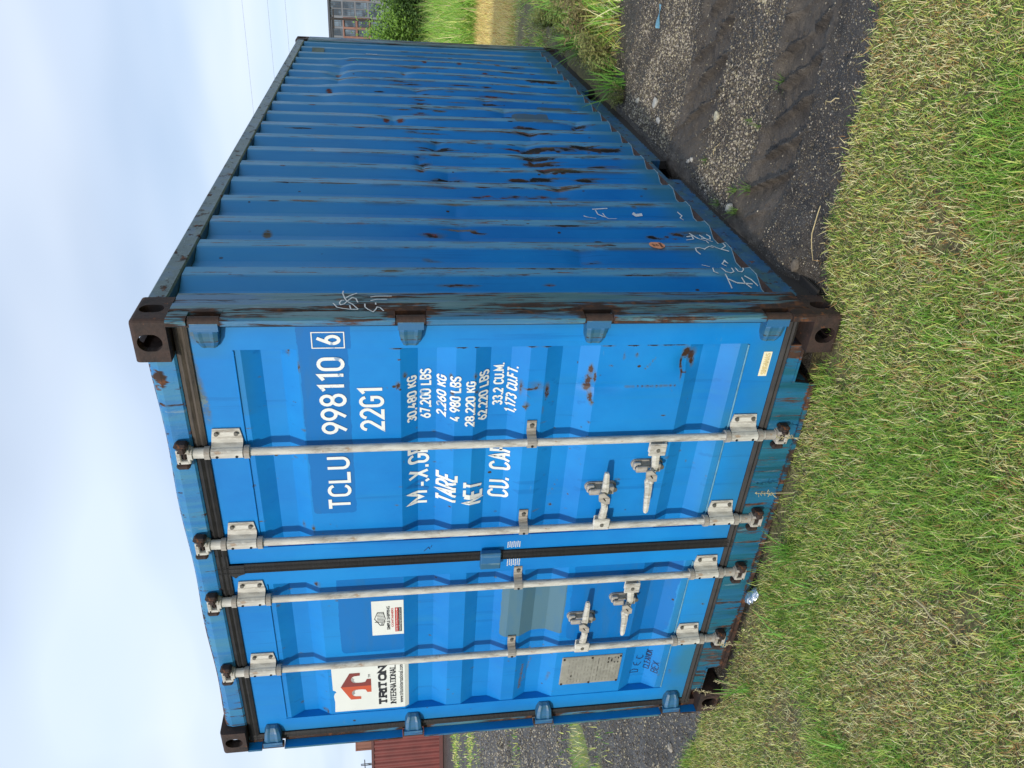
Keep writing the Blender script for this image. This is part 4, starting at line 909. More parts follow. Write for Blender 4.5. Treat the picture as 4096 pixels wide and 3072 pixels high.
def sheet(s, x0, x1, z0, z1, mat, name, off=0.0015, poly=None, parent=None):
    mb = MB(); pl_ = poly or [(x0, z0), (x1, z0), (x1, z1), (x0, z1)]
    mb.add([(x, 0, z) for x, z in pl_], [tuple(range(len(pl_)))]); o = mb.build(name, mat, None, fix=False); drape(o, s, off); dkeep(o, s); return o
def font(txt, s, x0, x1, z0, z1, mat, off, name='print', bold=0.0):
    cu = bpy.data.curves.new('print', 'FONT'); cu.body = txt; cu.offset = bold; cu.resolution_u = 3
    to = bpy.data.objects.new('print', cu); COL.objects.link(to); dg = bpy.context.evaluated_depsgraph_get()
    me = bpy.data.meshes.new_from_object(to.evaluated_get(dg)); bpy.data.objects.remove(to)
    co = np.array([v.co[:] for v in me.vertices]); lo, hi = co.min(0), co.max(0)
    for v in me.vertices: v.co = Vector((x0+(v.co.x-lo[0])/(hi[0]-lo[0])*(x1-x0), 0, z0+(v.co.y-lo[1])/(hi[1]-lo[1])*(z1-z0)))
    me.materials.clear(); me.materials.append(mat); o = bpy.data.objects.new(name, me); COL.objects.link(o); drape(o, s, off); dkeep(o, s); return o
# large leasing sticker, left door (torn at its top edge)
sheet(0, 0, 0, 0, 0, M_STK, 'sticker', 0.0015, [(0.182, 1.672), (0.545, 1.672), (0.545, 2.028), (0.530, 2.042), (0.352, 2.042), (0.345, 2.030), (0.333, 2.026), (0.328, 2.034), (0.305, 2.040), (0.260, 2.036), (0.182, 2.040)])
def logo(pts, mat): return sheet(0, 0, 0, 0, 0, mat, 'sticker_logo', 0.0026, pts)
# folded T emblem: orange half left of the ridge, brown half right of it
cx = 0.372
def half(sg):
    a = lambda d: cx+sg*d
    return [(a(0), 2.004), (a(0.100), 1.958), (a(0.100), 1.908), (a(0.080), 1.908), (a(0.078), 1.925)] + [(a(0.052+0.026*math.cos(q)), 1.930+0.022*math.sin(q)) for q in np.linspace(0.1, math.pi, 9)] + [(a(0.026), 1.900), (a(0.030), 1.884), (a(0.050), 1.876), (a(0.050), 1.856), (a(0), 1.856)]
logo(half(-1), M_REDP); logo(half(1), M_BROWNP)
M_SHADE = plain('grey_gradient_print', (0.30, 0.29, 0.28), 0.5)
for sg in (-1, 1): sheet(0, 0, 0, 0, 0, M_SHADE, 'sticker_logo', 0.0024, [(cx+sg*(0.052+0.025*math.cos(q)), 1.930+0.021*math.sin(q)) for q in np.linspace(0.9, math.pi+0.2, 9)] + [(cx+sg*(0.044+0.019*math.cos(q)), 1.920+0.019*math.sin(q)) for q in np.linspace(math.pi+0.2, 1.0, 7)])
font('TM', 0, 0.432, 0.456, 1.858, 1.869, M_BLK, 0.0026)
letters('TRITON', 0, 0.212, 0.515, 1.779, 1.822, 0.0118, M_BLK, 0.0026, 'print', serif=0.012, w=0.62)
letters('INTERNATIONAL', 0, 0.216, 0.512, 1.735, 1.764, 0.0046, M_BLK, 0.0026, 'print', serif=0.006, w=0.62)
font('www.tritoninternational.com', 0, 0.218, 0.512, 1.700, 1.721, M_BLK, 0.0026, bold=0.008)
# small seller sticker
sheet(0, 0.733, 0.962, 1.692, 1.838, M_STK, 'sticker', 0.0015)
mb = MB()
ribbon([(0.800, 1.800), (0.845, 1.826), (0.888, 1.812), (0.888, 1.785), (0.845, 1.777), (0.800, 1.786), (0.800, 1.800)], 0.003, mb); ribbon([(0.823, 1.825), (0.823, 1.776)], 0.003, mb)
for x in np.linspace(0.832, 0.880, 6): ribbon([(x, 1.815), (x, 1.782)], 0.0022, mb)
for x in (0.806, 0.811, 0.817): ribbon([(x, 1.798), (x, 1.788)], 0.0018, mb)
o = mb.build('sticker_logo', M_BLK, None, fix=False); drape(o, 0, 0.0026); dkeep(o, 0)
font('SIMPLE SHIPPING', 0, 0.768, 0.926, 1.755, 1.770, M_BLK, 0.0026, bold=0.02); font('CONTAINERS', 0, 0.785, 0.912, 1.739, 1.749, M_SCAN, 0.0026, bold=0.02)
sheet(0, 0.752, 0.914, 1.7165, 1.732, M_SCAN, 'sticker_band', 0.0024); sheet(0, 0.752, 0.914, 1.7015, 1.7160, M_BLK, 'sticker_band', 0.0024)
font('Scan for active inventory', 0, 0.756, 0.892, 1.7185, 1.7300, M_STK, 0.0032)
font('SimpleShippingContainers.com', 0, 0.756, 0.910, 1.7030, 1.7145, M_STK, 0.0032)
sheet(0, 0, 0, 0, 0, M_STK, 'print', 0.0032, [(0.895, 1.7225), (0.903, 1.7225), (0.903, 1.7200), (0.910, 1.7242), (0.903, 1.7285), (0.903, 1.7260), (0.895, 1.7260)])
# maker's label, bottom of the right door
sheet(1, 2.135, 2.248, 0.222, 0.258, M_IVORY, 'maker_label', 0.0015); letters('SINGAMAS', 1, 2.142, 2.241, 0.228, 0.250, 0.0045, M_TAN, 0.0024, 'print', serif=0.003, w=0.5)
# reflective dashes either side of the middle joint
def dashes(xa, xb, za, zb, s):
    mb = MB(); n = 7
    for i in range(n):
        for j in range(5):
            z = za+(zb-za)*(i+0.5)/n; x = xa+(xb-xa)*(j+0.5+(0.5 if i % 2 else 0))/5.5; w = (xb-xa)/5.5*0.36
            mb.add([(x-w, 0, z-0.0022), (x+w, 0, z-0.0022), (x+w, 0, z+0.0022), (x-w, 0, z+0.0022)], [(0, 1, 2, 3)])
    o = mb.build('reflective_dashes', M_WHITE, None, fix=False); drape(o, s, 0.0018); dkeep(o, s)
dashes(1.143, 1.190, 1.165, 1.228, 0); dashes(1.256, 1.296, 1.170, 1.232, 1)
# data plate riveted to the left door
mb = MB(); mb.box(0.258, 0.470, 0.056, 0.068, 0.583, 0.898, 0, 0.004); dpart(mb, 'data_plate', M_ALU, 0)
def pl_print(x0, x1, z0, z1): MBp.add([(x0, 0.0552, z0), (x1, 0.0552, z0), (x1, 0.0552, z1), (x0, 0.0552, z1)], [(0, 1, 2, 3)])
MBp = MB()
for z in (0.735, 0.705): pl_print(0.272, 0.456, z, z+0.002)
for z in np.arange(0.60, 0.87, 0.017):
    x = 0.276
    while x < 0.45:
        w = random.uniform(0.012, 0.05); pl_print(x, min(x+w, 0.455), z, z+0.006); x += w+random.uniform(0.008, 0.03)
pl_print(0.300, 0.360, 0.838, 0.852); pl_print(0.41, 0.455, 0.60, 0.66)
dpart(MBp, 'plate_print', M_ALUD, 0)
for x in (0.268, 0.460):
    for z in (0.593, 0.742, 0.888): put('rivet', 'rivet', lambda: MB().tube([(0, 0.052, 0), (0, 0.058, 0)], 0.006, 8), M_RUST, 0, x, 0, z)
# marker pen handwriting
def scrawl(strokes, s, t_=0.0035, mat=None, name='handwriting'):
    mb = MB()
    for st in strokes: ribbon(st, t_, mb, 0.008)
    o = mb.build(name, mat or M_INK, None, fix=False); drape(o, s, 0.002); dkeep(o, s)
scrawl([[(.263, .507), (.263, .462), (.280, .463), (.287, .487), (.276, .506), (.263, .507)], [(.343, .497), (.322, .490), (.318, .468), (.342, .455)], [(.320, .478), (.338, .477)], [(.396, .484), (.378, .486), (.370, .466), (.382, .450), (.398, .455)]], 0)
o_ = stroke_text('CLEANOK', .292, .440, .408, .440, .0036, slant=.1).build('handwriting', M_INK, None, fix=False); drape(o_, 0, .002); dkeep(o_, 0)
o_ = stroke_text('BEX', .280, .365, .366, .400, .0036, slant=.1).build('handwriting', M_INK, None, fix=False); drape(o_, 0, .002); dkeep(o_, 0)
scrawl([[(1.262, 1.600), (1.285, 1.580), (1.272, 1.574)], [(1.283, 1.570), (1.294, 1.566)]], 1, 0.0025)

# ---- marks on the side panel and post
def side_ribbon(strokes, t_, mat, name, off=0.0025, post_x=None):
    mb = MB()
    for st in strokes: ribbon(st, t_, mb, 0.012)
    vs = []
    for (y, _, z) in mb.v:
        x = post_x if post_x else float(side_x(np.array(y), np.array(z)))
        vs.append((x+off-_, y, z))
    mb.v = vs; return part(mb, name, mat)
CHK = [[(.405,.328),(.373,.324),(.332,.318)],[(.377,.323),(.358,.288),(.353,.221)],[(.384,.261),(.356,.253),(.334,.231)],[(.392,.246),(.373,.22),(.343,.200)],
 [(.41,.355),(.428,.368),(.466,.36),(.512,.324),(.428,.315),(.414,.298),(.428,.279),(.466,.274),(.520,.256),(.433,.258),(.424,.246),(.447,.228),(.520,.206)],[(.567,.249),(.592,.261),(.618,.241),(.597,.231)],
 [(.65,.345),(.668,.36),(.686,.359),(.691,.34),(.678,.319),(.708,.286),(.692,.271)],[(.719,.274),(.682,.249),(.667,.205)],[(.748,.205),(.71,.207),(.682,.236)],[(.921,.304),(.894,.27),(.864,.235),(.741,.23)],
 [(.901,.322),(.906,.294),(.885,.291),(.873,.331)],[(.912,.256),(.894,.233),(.853,.207)],[(.915,.219),(.904,.204),(.887,.207),(.887,.222),(.894,.251)],[(1.209,.268),(1.185,.249),(1.172,.262),(1.14,.254)],[(.581,.36),(.562,.329)],
 [(1.22,.712),(1.226,.633)],[(1.215,.697),(1.19,.689),(1.17,.651)],[(1.196,.663),(1.149,.641),(1.15,.6)],[(1.18,.763),(1.167,.742),(1.175,.752),(1.153,.704)]]
for st_ in CHK: side_ribbon([st_], 0.0052, M_CHALK, 'chalk_mark')
side_ribbon([[(1.198,.506),(1.185,.492),(1.19,.458)]], 0.016, M_CHALK, 'tape_scrap')
PCH = [[(.222,1.893),(.202,1.895),(.160,1.886),(.134,1.877),(.112,1.857),(.072,1.836)],[(.202,1.843),(.181,1.869),(.160,1.883)],[(.069,1.835),(.069,1.861),(.077,1.888),(.087,1.910),(.120,1.925)],[(.069,1.861),(.101,1.866)],[(.142,1.886),(.142,1.897),(.120,1.903),(.105,1.898),(.112,1.886),(.145,1.871),(.164,1.859),(.156,1.846),(.123,1.838)],
 [(.167,1.794),(.174,1.775),(.174,1.717)],[(.137,1.793),(.148,1.771),(.148,1.734)],[(.053,1.746),(.079,1.758),(.086,1.769),(.064,1.775),(.047,1.783),(.068,1.802),(.086,1.812),(.112,1.813)],[(.120,1.775),(.104,1.774)]]
for st_ in PCH: side_ribbon([st_], 0.0048, M_CHALK, 'chalk_mark', 0.0018+0.0002*PCH.index(st_), CW)
def side_poly(poly, mat, name, off):
    mb = MB(); mb.add([(0, y, z) for y, z in poly], [tuple(range(len(poly)))])
    bm = bmesh.new(); o = mb.build('tmp', mat, None, fix=False); bm.from_mesh(o.data); bpy.data.objects.remove(o)
    ys_ = [Y0+k*PER+t_ for k in range(-2, 20) for t_ in (0, 0.072, 0.140, 0.2105)]
    for y in ys_: bmesh.ops.bisect_plane(bm, geom=bm.verts[:]+bm.edges[:]+bm.faces[:], plane_co=(0, y, 0), plane_no=(0, 1, 0), dist=1e-6)
    for v in bm.verts: v.co.x = float(side_x(np.array(v.co.y), np.array(v.co.z)))+off
    mb = MB(); mb.frombm(bm, 0); return part(mb, name, mat)
side_poly([(0.718+0.040*math.cos(q), 0.530+0.036*math.sin(q)) for q in np.linspace(0, 2*math.pi, 22)[:-1]], M_ORNG, 'sticker', 0.0030)
for txt, z in (('OUT', .546), ('OF', .530), ('SERVICE', .512)):
    m_ = stroke_text(txt, 0.716-0.0035*len(txt)-.004, 0.716+0.0035*len(txt)+.004, z-.005, z+.006, .0022)
    m_.v = [(float(side_x(np.array(y), np.array(zz_)))+.0045, y, zz_) for (y, _, zz_) in m_.v]; part(m_, 'print', M_BLK)
side_poly([(5.205, 1.802), (5.228, 1.802), (5.228, 1.905), (5.205, 1.905)], M_WHITE, 'tag_strip', 0.006)
side_poly([(5.215, 1.378), (5.240, 1.378), (5.240, 1.537), (5.215, 1.537)], M_DEEP, 'tag_strip', 0.006)
side_poly([(5.40, 2.29), (5.47, 2.29), (5.47, 2.40), (5.40, 2.40)], plain('grey_green_vent', (0.12, 0.16, 0.13)), 'vent_cover', 0.012)
mb = MB()
for i in range(26): 
    z = 2.15-i*0.024
    if 8 < i < 10: continue
    y = 5.40-0.002*i; x = float(side_x(np.array(y), np.array(z)))+0.003; mb.add([(x, y-.012, z-.004), (x, y+.012, z-.004), (x, y+.012, z+.004), (x, y-.012, z+.004)], [(0, 1, 2, 3)])
part(mb, 'print', M_DEEP)

# ------------------------------------------------------------------ vegetation helpers
def blade_mat(name):
    t = MT(name, 0.55); t.b.inputs['Specular IOR Level'].default_value = 0.3
    c = t.attr('tint', 'Color'); t.col(c)
    tr = t.n('ShaderNodeBsdfTranslucent'); t.l(c, tr.inputs[0]); mx = t.n('ShaderNodeMixShader'); mx.inputs[0].default_value = 0.30
    t.l(t.b.outputs[0], mx.inputs[1]); t.l(tr.outputs[0], mx.inputs[2])
    o = [n for n in t.t.nodes if n.type == 'OUTPUT_MATERIAL'][0]; t.l(mx.outputs[0], o.inputs[0]); return t.m
M_BLADE = blade_mat('grass_blade')
def blades(name, X, Y, Z, Ln, Wd, lean, tint, az=None, kind='stuff', parent=None, seg=3, droop=1.0):
    n = len(X); az = rng.uniform(0, 2*np.pi, n) if az is None else az
    d = np.stack([np.cos(az), np.sin(az), 0*az], 1); s = np.stack([-np.sin(az), np.cos(az), 0*az], 1)
    tw = rng.normal(0, 0.5, n)[:, None]; s = s*np.cos(tw)+d*np.sin(tw)
    base = np.stack([X, Y, Z], 1); V = []; pos = base.copy(); ang = lean*0.55
    for k in range(seg+1):
        w = Wd*(1-0.75*(k/seg)**1.6) if k < seg else Wd*0.06
        V += [pos - s*(w/2)[:, None], pos + s*(w/2)[:, None]]
        a = ang+lean*droop*(k/seg)*0.75
        pos = pos + (d*np.sin(a)[:, None] + np.array([0, 0, 1.])*np.cos(a)[:, None])*(Ln/seg)[:, None]
    V = np.stack(V, 1); m = V.shape[1]; b = (np.arange(n)*m)[:, None]
    Fq = np.concatenate([np.stack([b[:, 0]+2*k, b[:, 0]+2*k+1, b[:, 0]+2*k+3, b[:, 0]+2*k+2], 1) for k in range(seg)])
    T = np.repeat(np.concatenate([tint, np.ones((n, 1))], 1), m, 0)
    o = npmesh(name, V.reshape(-1, 3), Fq, M_BLADE, parent, dict(tint=T))
    if kind: o['kind'] = kind
    return o
GREEN = np.array([0.25, 0.42, 0.065]); YGRN = np.array([0.62, 0.66, 0.18]); STRW = np.array([0.88, 0.76, 0.40]); BRWN = np.array([0.46, 0.27, 0.10]); DGRN = np.array([0.07, 0.15, 0.03]); BGRN = np.array([0.21, 0.45, 0.06])
def tints(w):  # w: list of (weight array, colour)
    W = np.stack([a for a, _ in w], 1); W = W/W.sum(1, keepdims=True); r = rng.uniform(0, 1, len(W))[:, None]; k = (np.cumsum(W, 1) < r).sum(1).clip(0, len(w)-1)
    C = np.array([c for _, c in w])[k]; return np.clip(C*rng.uniform(0.7, 1.3, (len(W), 1)) + rng.normal(0, 0.008, C.shape), 0.004, 0.9)
def lawn_pts(n, x0, x1, y0, y1):
    X = rng.uniform(x0, x1, n); Y = rng.uniform(y0, y1, n); return X, Y
# lawn in front of the container
X, Y = lawn_pts(700000, -4.5, 5.2, -2.4, 0.62)
keepm = (Y < edge_y(X) + rng.normal(0, 0.02, len(X))) & ~((X > 0.02) & (X < CW-0.02) & (Y > 0.05))
gap = fbm(X*3.1, Y*3.1, 41); soilspot = np.exp(-((X-0.74)/0.16)**2-((Y+0.56)/0.12)**2)+0.95*np.exp(-((X-1.2)/0.6)**4-((Y-0.0)/0.11)**2)+0.85*np.exp(-((X-0.25)/0.4)**2-((Y+0.05)/0.09)**2)+0.8*np.exp(-((X-0.55)/0.2)**2-((Y+0.42)/0.10)**2)+0.3*sstep(0.62, 0.74, fbm(X*5.1, Y*5.1, 47))
dens = np.clip(1.1*sstep(0.22, 0.42, gap)+0.15, 0.1, 1)*(1-0.9*np.clip(soilspot, 0, 1))*np.where(np.hypot(X-3.7, Y+2.44) > 5.2, 0.75, 1)
keepm &= rng.uniform(0, 1, len(X)) < dens; X, Y = X[keepm], Y[keepm]; n = len(X)
lush = sstep(0.52, 0.68, fbm(X*1.9, Y*1.9, 51)); lush = np.maximum(lush, 0.9*np.exp(-((X-1.35)/0.22)**2-((Y+0.22)/0.13)**2)); lush = np.maximum(lush, 0.9*np.exp(-((X-2.75)/0.35)**2-((Y+0.75)/0.28)**2)); lush = np.maximum(lush, 0.7*np.exp(-((X-3.1)/0.3)**2-((Y+0.45)/0.2)**2)); lush = np.maximum(lush, 0.8*np.exp(-((X-1.75)/0.35)**2-((Y+0.35)/0.2)**2))
dry = sstep(0.50, 0.66, fbm(X*4.2, Y*4.2, 61))
tn = tints([(0.8+1.4*lush, GREEN), (0.9+0*X, YGRN), (0.55+1.0*dry-0.35*lush, STRW), (0.10+0.45*dry, BRWN), (0.32+0*X, DGRN), (0.10+0.9*lush, BGRN)])
Ln = rng.uniform(0.016, 0.040, n)*(1+1.0*lush); 
blades('lawn_grass', X, Y, ground_h(X, Y)-0.004, Ln, rng.uniform(0.0020, 0.0038, n), rng.uniform(0.2, 1.75, n), tn, droop=1.6)
# flat thatch under the blades
X, Y = lawn_pts(110000, -3.5, 4.8, -2.2, 0.6); k = (Y < edge_y(X)+rng.normal(0, 0.03, len(X))) & ~((X > 0.02) & (X < CW-0.02) & (Y > -0.07+0.04*np.sin(X*7))); X, Y = X[k], Y[k]; n = len(X)
dry = sstep(0.45, 0.62, fbm(X*4.2, Y*4.2, 61))
blades('dry_thatch', X, Y, ground_h(X, Y)+rng.uniform(0.0, 0.022, n), rng.uniform(0.012, 0.042, n), rng.uniform(0.0016, 0.0032, n), rng.uniform(1.3, 2.2, n), tints([(0.6+dry, STRW), (0.5+dry, BRWN), (0.6-0.5*dry, YGRN), (0.5-0.3*dry, DGRN)]), droop=0.15)
# grass strips left of the container
th = rng.uniform(np.radians(-64), np.radians(-50), 30000); r = rng.uniform(6.2, 30, 30000); X = 3.70+r*np.sin(th); Y = -2.44+r*np.cos(th)
k = (rng.uniform(0, 1, len(X)) < strips(X, Y)*0.9) & (X < -0.3); X, Y, r = X[k], Y[k], r[k]; n = len(X)
blades('strip_grass', X, Y, 0*X-0.01, rng.uniform(0.04, 0.10, n), rng.uniform(0.006, 0.012, n)*(r/9), rng.uniform(0.2, 1.3, n), tints([(1+0*X, YGRN), (0.7+0*X, BGRN), (0.4+0*X, STRW)]), seg=2)
# rough verge behind the gravel lane: low weeds, then mown straw, then tall grass
def wedge(n, y0, y1, m=1.6):
    Y = rng.uniform(y0, y1, n); xc = 3.70 - (Y+2.44)*0.118; X = xc + rng.uniform(-m-0.03*Y, m+0.05*Y, n)
    k = ~((X > -0.02) & (X < CW+0.03) & (Y < CL+0.05)); return X[k], Y[k]
X, Y = wedge(26000, 3.2, 9.2); k = Y > back_y(X)-0.25*rng.uniform(0, 1, len(X))**2; X, Y = X[k], Y[k]; n = len(X)
k = ~((X < 2.58) & (Y < CL+.1)); X, Y = X[k], Y[k]; n = len(X); gr = fbm(X*2.3, Y*2.3, 71); k = rng.uniform(0, 1, n) < sstep(0.22, 0.5, gr); X, Y, gr = X[k], Y[k], gr[k]; n = len(X); big = sstep(0.5, 0.62, gr)
blades('verge_grass', X, Y, ground_h(X, Y)-0.01, rng.uniform(0.06, 0.16, n)*(1+0.9*big)*(0.6+0.4*sstep(2.55, 2.9, X)), rng.uniform(0.004, 0.008, n)*(1+0.5*big), rng.uniform(0.4, 1.6, n), tints([(1+0.6*big, GREEN*1.25), (0.9+0*X, YGRN), (0.35+0*X, STRW), (0.3-0.2*big, BRWN), (0.5*big, BGRN)]))
X, Y = wedge(26000, 8.8, 13.9, 2.0); n = len(X)
blades('mown_straw', X, Y, 0*X-0.01, rng.uniform(0.05, 0.16, n), rng.uniform(0.006, 0.011, n), rng.uniform(0.3, 1.9, n), tints([(1.4+0*X, np.array([0.80, 0.63, 0.26])), (0.5+0*X, np.array([0.58, 0.54, 0.18])), (0.2+0*X, BRWN)]), seg=2)
X, Y = wedge(16000, 13.4, 21.5, 2.6); n = len(X); hgt = (0.35+0.4*fbm(X*1.3, Y*1.3, 81))*(1+0.5*sstep(16, 21, Y))
blades('tall_grass', X, Y, 0*X-0.02, hgt*rng.uniform(0.7, 1.3, n), rng.uniform(0.012, 0.022, n), rng.uniform(0.2, 1.5, n), tints([(1.2+0*X, np.array([0.27, 0.50, 0.08])), (0.8+0*X, GREEN), (0.3+0*X, STRW*0.8), (0.3+0*X, YGRN)]))

# ------------------------------------------------------------------ loose stones on the gravel
t = MT('pebble', 0.8); t.col(t.attr('tint', 'Color')); M_PEB = t.m
oc = np.array([(1,0,0),(-1,0,0),(0,1,0),(0,-1,0),(0,0,1),(0,0,-1)], float)
of = np.array([(0,2,4),(2,1,4),(1,3,4),(3,0,4),(2,0,5),(1,2,5),(3,1,5),(0,3,5)])
def pebbles(name, X, Y, Z, R, C):
    n = len(X); a = rng.uniform(0, 2*np.pi, n); V = oc[None]*R[:, None, None]*rng.uniform(0.55, 1.25, (n, 6, 1)); V[:, :, 2] *= 0.7
    ca, sa = np.cos(a)[:, None], np.sin(a)[:, None]; x = V[..., 0]*ca-V[..., 1]*sa; y = V[..., 0]*sa+V[..., 1]*ca
    V = np.stack([x+X[:, None], y+Y[:, None], V[..., 2]+Z[:, None]], -1); Fq = (of[None]+(np.arange(n)*6)[:, None, None]).reshape(-1, 3)
    return tag(npmesh(name, V.reshape(-1, 3), Fq, M_PEB, None, dict(tint=np.repeat(np.concatenate([C, np.ones((n, 1))], 1), 6, 0))), kind='stuff')
def peb_cols(n, palef):
    c = np.where(rng.uniform(0, 1, n)[:, None] < palef[:, None], np.array([0.36, 0.315, 0.245]), np.array([0.11, 0.09, 0.07])); c = c*rng.uniform(0.55, 1.3, (n, 1)); c[:, 2] *= rng.uniform(0.8, 1.1, n); return c
X = np.concatenate([rng.uniform(2.30, 4.3, 90000), rng.uniform(2.30, 3.6, 50000)]); Y = np.concatenate([rng.uniform(0.15, 4.0, 90000), rng.uniform(1.0, 3.3, 50000)])
m_ = mud_mask(X, Y); pz = pale_f(X, Y)
k = (gravel_mask(X, Y) > 0.5) & (rng.uniform(0, 1, len(X)) < (1-0.90*m_)*(0.50+0.5*pz)) & ~((X < CW+0.03)); X, Y, pz, m_ = X[k], Y[k], pz[k], m_[k]; n = len(X)
R = 0.0022+0.0080*rng.power(0.42, n)*(0.55+0.80*pz); pebbles('gravel_stones', X, Y, ground_h(X, Y)+R*0.15, R, peb_cols(n, 0.20+0.30*pz))
th = rng.uniform(np.radians(-66), np.radians(-50), 40000); r = 2.9*np.exp(rng.uniform(0, 1, 40000)*1.9); X = 3.70+r*np.sin(th); Y = -2.44+r*np.cos(th)
k = (X < -0.05) & (gravel_mask(X, Y) > 0.5) & (rng.uniform(0, 1, len(X)) > 1.3*strips(X, Y)); X, Y, r = X[k], Y[k], r[k]; n = len(X)
R = (0.003+0.007*rng.power(0.5, n))*np.clip(r/5, 0.8, 3); pebbles('gravel_stones', X, Y, ground_h(X, Y)+R*0.15, R, peb_cols(n, 0.45+0*X))

# ------------------------------------------------------------------ countable things on the ground
def rock(loc, r, seed, squash=0.6, col_=(0.40, 0.38, 0.33), name='stone'):
    bm = bmesh.new(); bmesh.ops.create_icosphere(bm, subdivisions=2, radius=r); rnd = random.Random(seed)
    ph = [rnd.uniform(0, 6) for _ in range(6)]
    for v in bm.verts:
        c = v.co/r; k = 1+0.16*math.sin(c.x*3+ph[0])+0.13*math.sin(c.y*4+ph[1])+0.12*math.sin(c.z*5+ph[2])+rnd.uniform(-.06, .06); v.co = Vector((c.x*k*r*1.15, c.y*k*r*0.85, c.z*k*r*squash))
    mb = MB(); mb.frombm(bm, 0); o = mb.build(name, plain('stone_grey_%d' % seed, col_, 0.85, 0, 0.3, 60)); o.location = loc; o.rotation_euler.z = rnd.uniform(0, 6); return o
def gz(x, y): return float(ground_h(np.array([x]), np.array([y]))[0])
for (x, y, r, lb, c, sq) in [(2.66, 2.53, .030, 'largest pale stone on the gravel, level with the middle of the blue container side', (.42, .41, .37), .55), (2.59, 2.37, .022, 'pale grey stone lying just nearer the camera than the largest pale stone', (.38, .37, .34), .55),
   (2.82, 1.53, .024, 'flat yellowish stone between the two tyre ruts', (.46, .42, .30), .5), (2.60, 2.88, .028, 'broad sandy stone near the weeds at the back of the gravel', (.37, .35, .29), .4),
   (2.53, 1.70, .016, 'small pale stone beside the forklift pocket, left one of a close pair', (.42, .39, .34), .6), (2.55, 1.66, .014, 'small pale stone beside the forklift pocket, right one of a close pair', (.40, .38, .34), .6), (2.487, 0.36, .022, 'brown stone lying against the bottom rail near the front corner post', (.12, .10, .08), .7),
   (2.50, 1.02, .024, 'pale rough lump at the foot of the blue wall beside a green tuft', (.28, .28, .26), .7), (-0.86, 0.34, .035, 'tan flat stone on the gravel left of the container', (.34, .30, .24), .3)]:
    tag(rock((x, y, gz(x, y)+r*sq*0.4), r, int(x*100+y*10), sq, c), lb, 'stone', 'larger stones on the gravel')
# crushed drink can at the foot of the sill
t = MT('crumpled_foil', 0.16, 1.0); t.col((0.82, 0.84, 0.86)); t.bump(t.noise(60, 3, 0.5), 0.9, 0.01); M_FOIL = t.m
mb = MB(); rnd = random.Random(4); P = []
for i in range(9):
    u = i/8; rr_ = 0.030*(1-0.25*abs(2*u-1)**3)
    P.append([(rr_*math.cos(q)*(1+rnd.uniform(-.22, .12)), 0.105*(u-0.5)+rnd.uniform(-.004, .004), rr_*0.62*math.sin(q)*(1+rnd.uniform(-.22, .12))) for q in np.linspace(0, 2*math.pi, 15)[:-1]]+[None]); P[-1][-1] = P[-1][0]
mb.grid(np.array(P)); mb.add(P[0][:-1], [tuple(range(14))]); mb.add(P[-1][:-1], [tuple(range(14))])
o = tag(mb.build('crushed_can', M_FOIL), 'shiny silver crushed can on bare soil in front of the container sill', 'can'); o.location = (0.945, -0.035, 0.03); o.rotation_euler = (0.2, 0.1, 1.3)
# blue scrap on the gravel
mb = MB(); P = []
for i in range(9):
    u = i/8; P.append([(0.14*(u-0.5), w*(0.012+0.006*math.sin(u*7)), 0.006+0.006*math.sin(u*5+w)+0.004*w) for w in (-1, -0.3, 0.4, 1)])
mb.grid(np.array(P)); Q_ = np.array(P); Q_[:, :, 2] -= 0.003; mb.grid(Q_); o = tag(mb.build('plastic_scrap', plain('faded_blue_plastic', (0.13, 0.30, 0.40), 0.5, 0, 0.3, 30)), 'thin faded blue plastic scrap lying on the gravel beyond the ruts', 'scrap'); o.location = (3.14, 2.78, gz(3.14, 2.78)+0.004); o.rotation_euler.z = 0.1
# dry stalks
def stalk(p, q, r, lb, arch=0.02):
    mb = MB(); p, q = Vector(p), Vector(q); pts = [p.lerp(q, k/6)+Vector((0.006*math.sin(k*2.0), 0.004*math.cos(k*1.7), arch*math.sin(math.pi*k/6))) for k in range(7)]
    mb.tube(pts, [r, r*1.1, r, r*.95, r*.9, r*.7, r*.4], 6); return tag(mb.build('dry_stalk', plain('straw_stalk', (0.50, 0.40, 0.21), 0.7, 0, 0.2, 40)), lb, 'stalk', 'dry stalks lying about')
stalk((1.86, -0.90, .05), (1.93, -1.13, .06), .0035, 'long pale dry stalk lying slanted across the lawn, farthest from the container', .01)
stalk((2.745, 0.355, .012), (2.55, 0.275, .03), .0022, 'thin dry straw lying along the edge between gravel and grass')
stalk((3.14, 0.44, .008), (3.10, 0.53, .008), .0022, 'short dry twig on the dark gravel, close to the grass edge')
stalk((2.60, 1.47, .01), (2.72, 1.40, .03), .0018, 'bent straw on the pale gravel between the ruts')
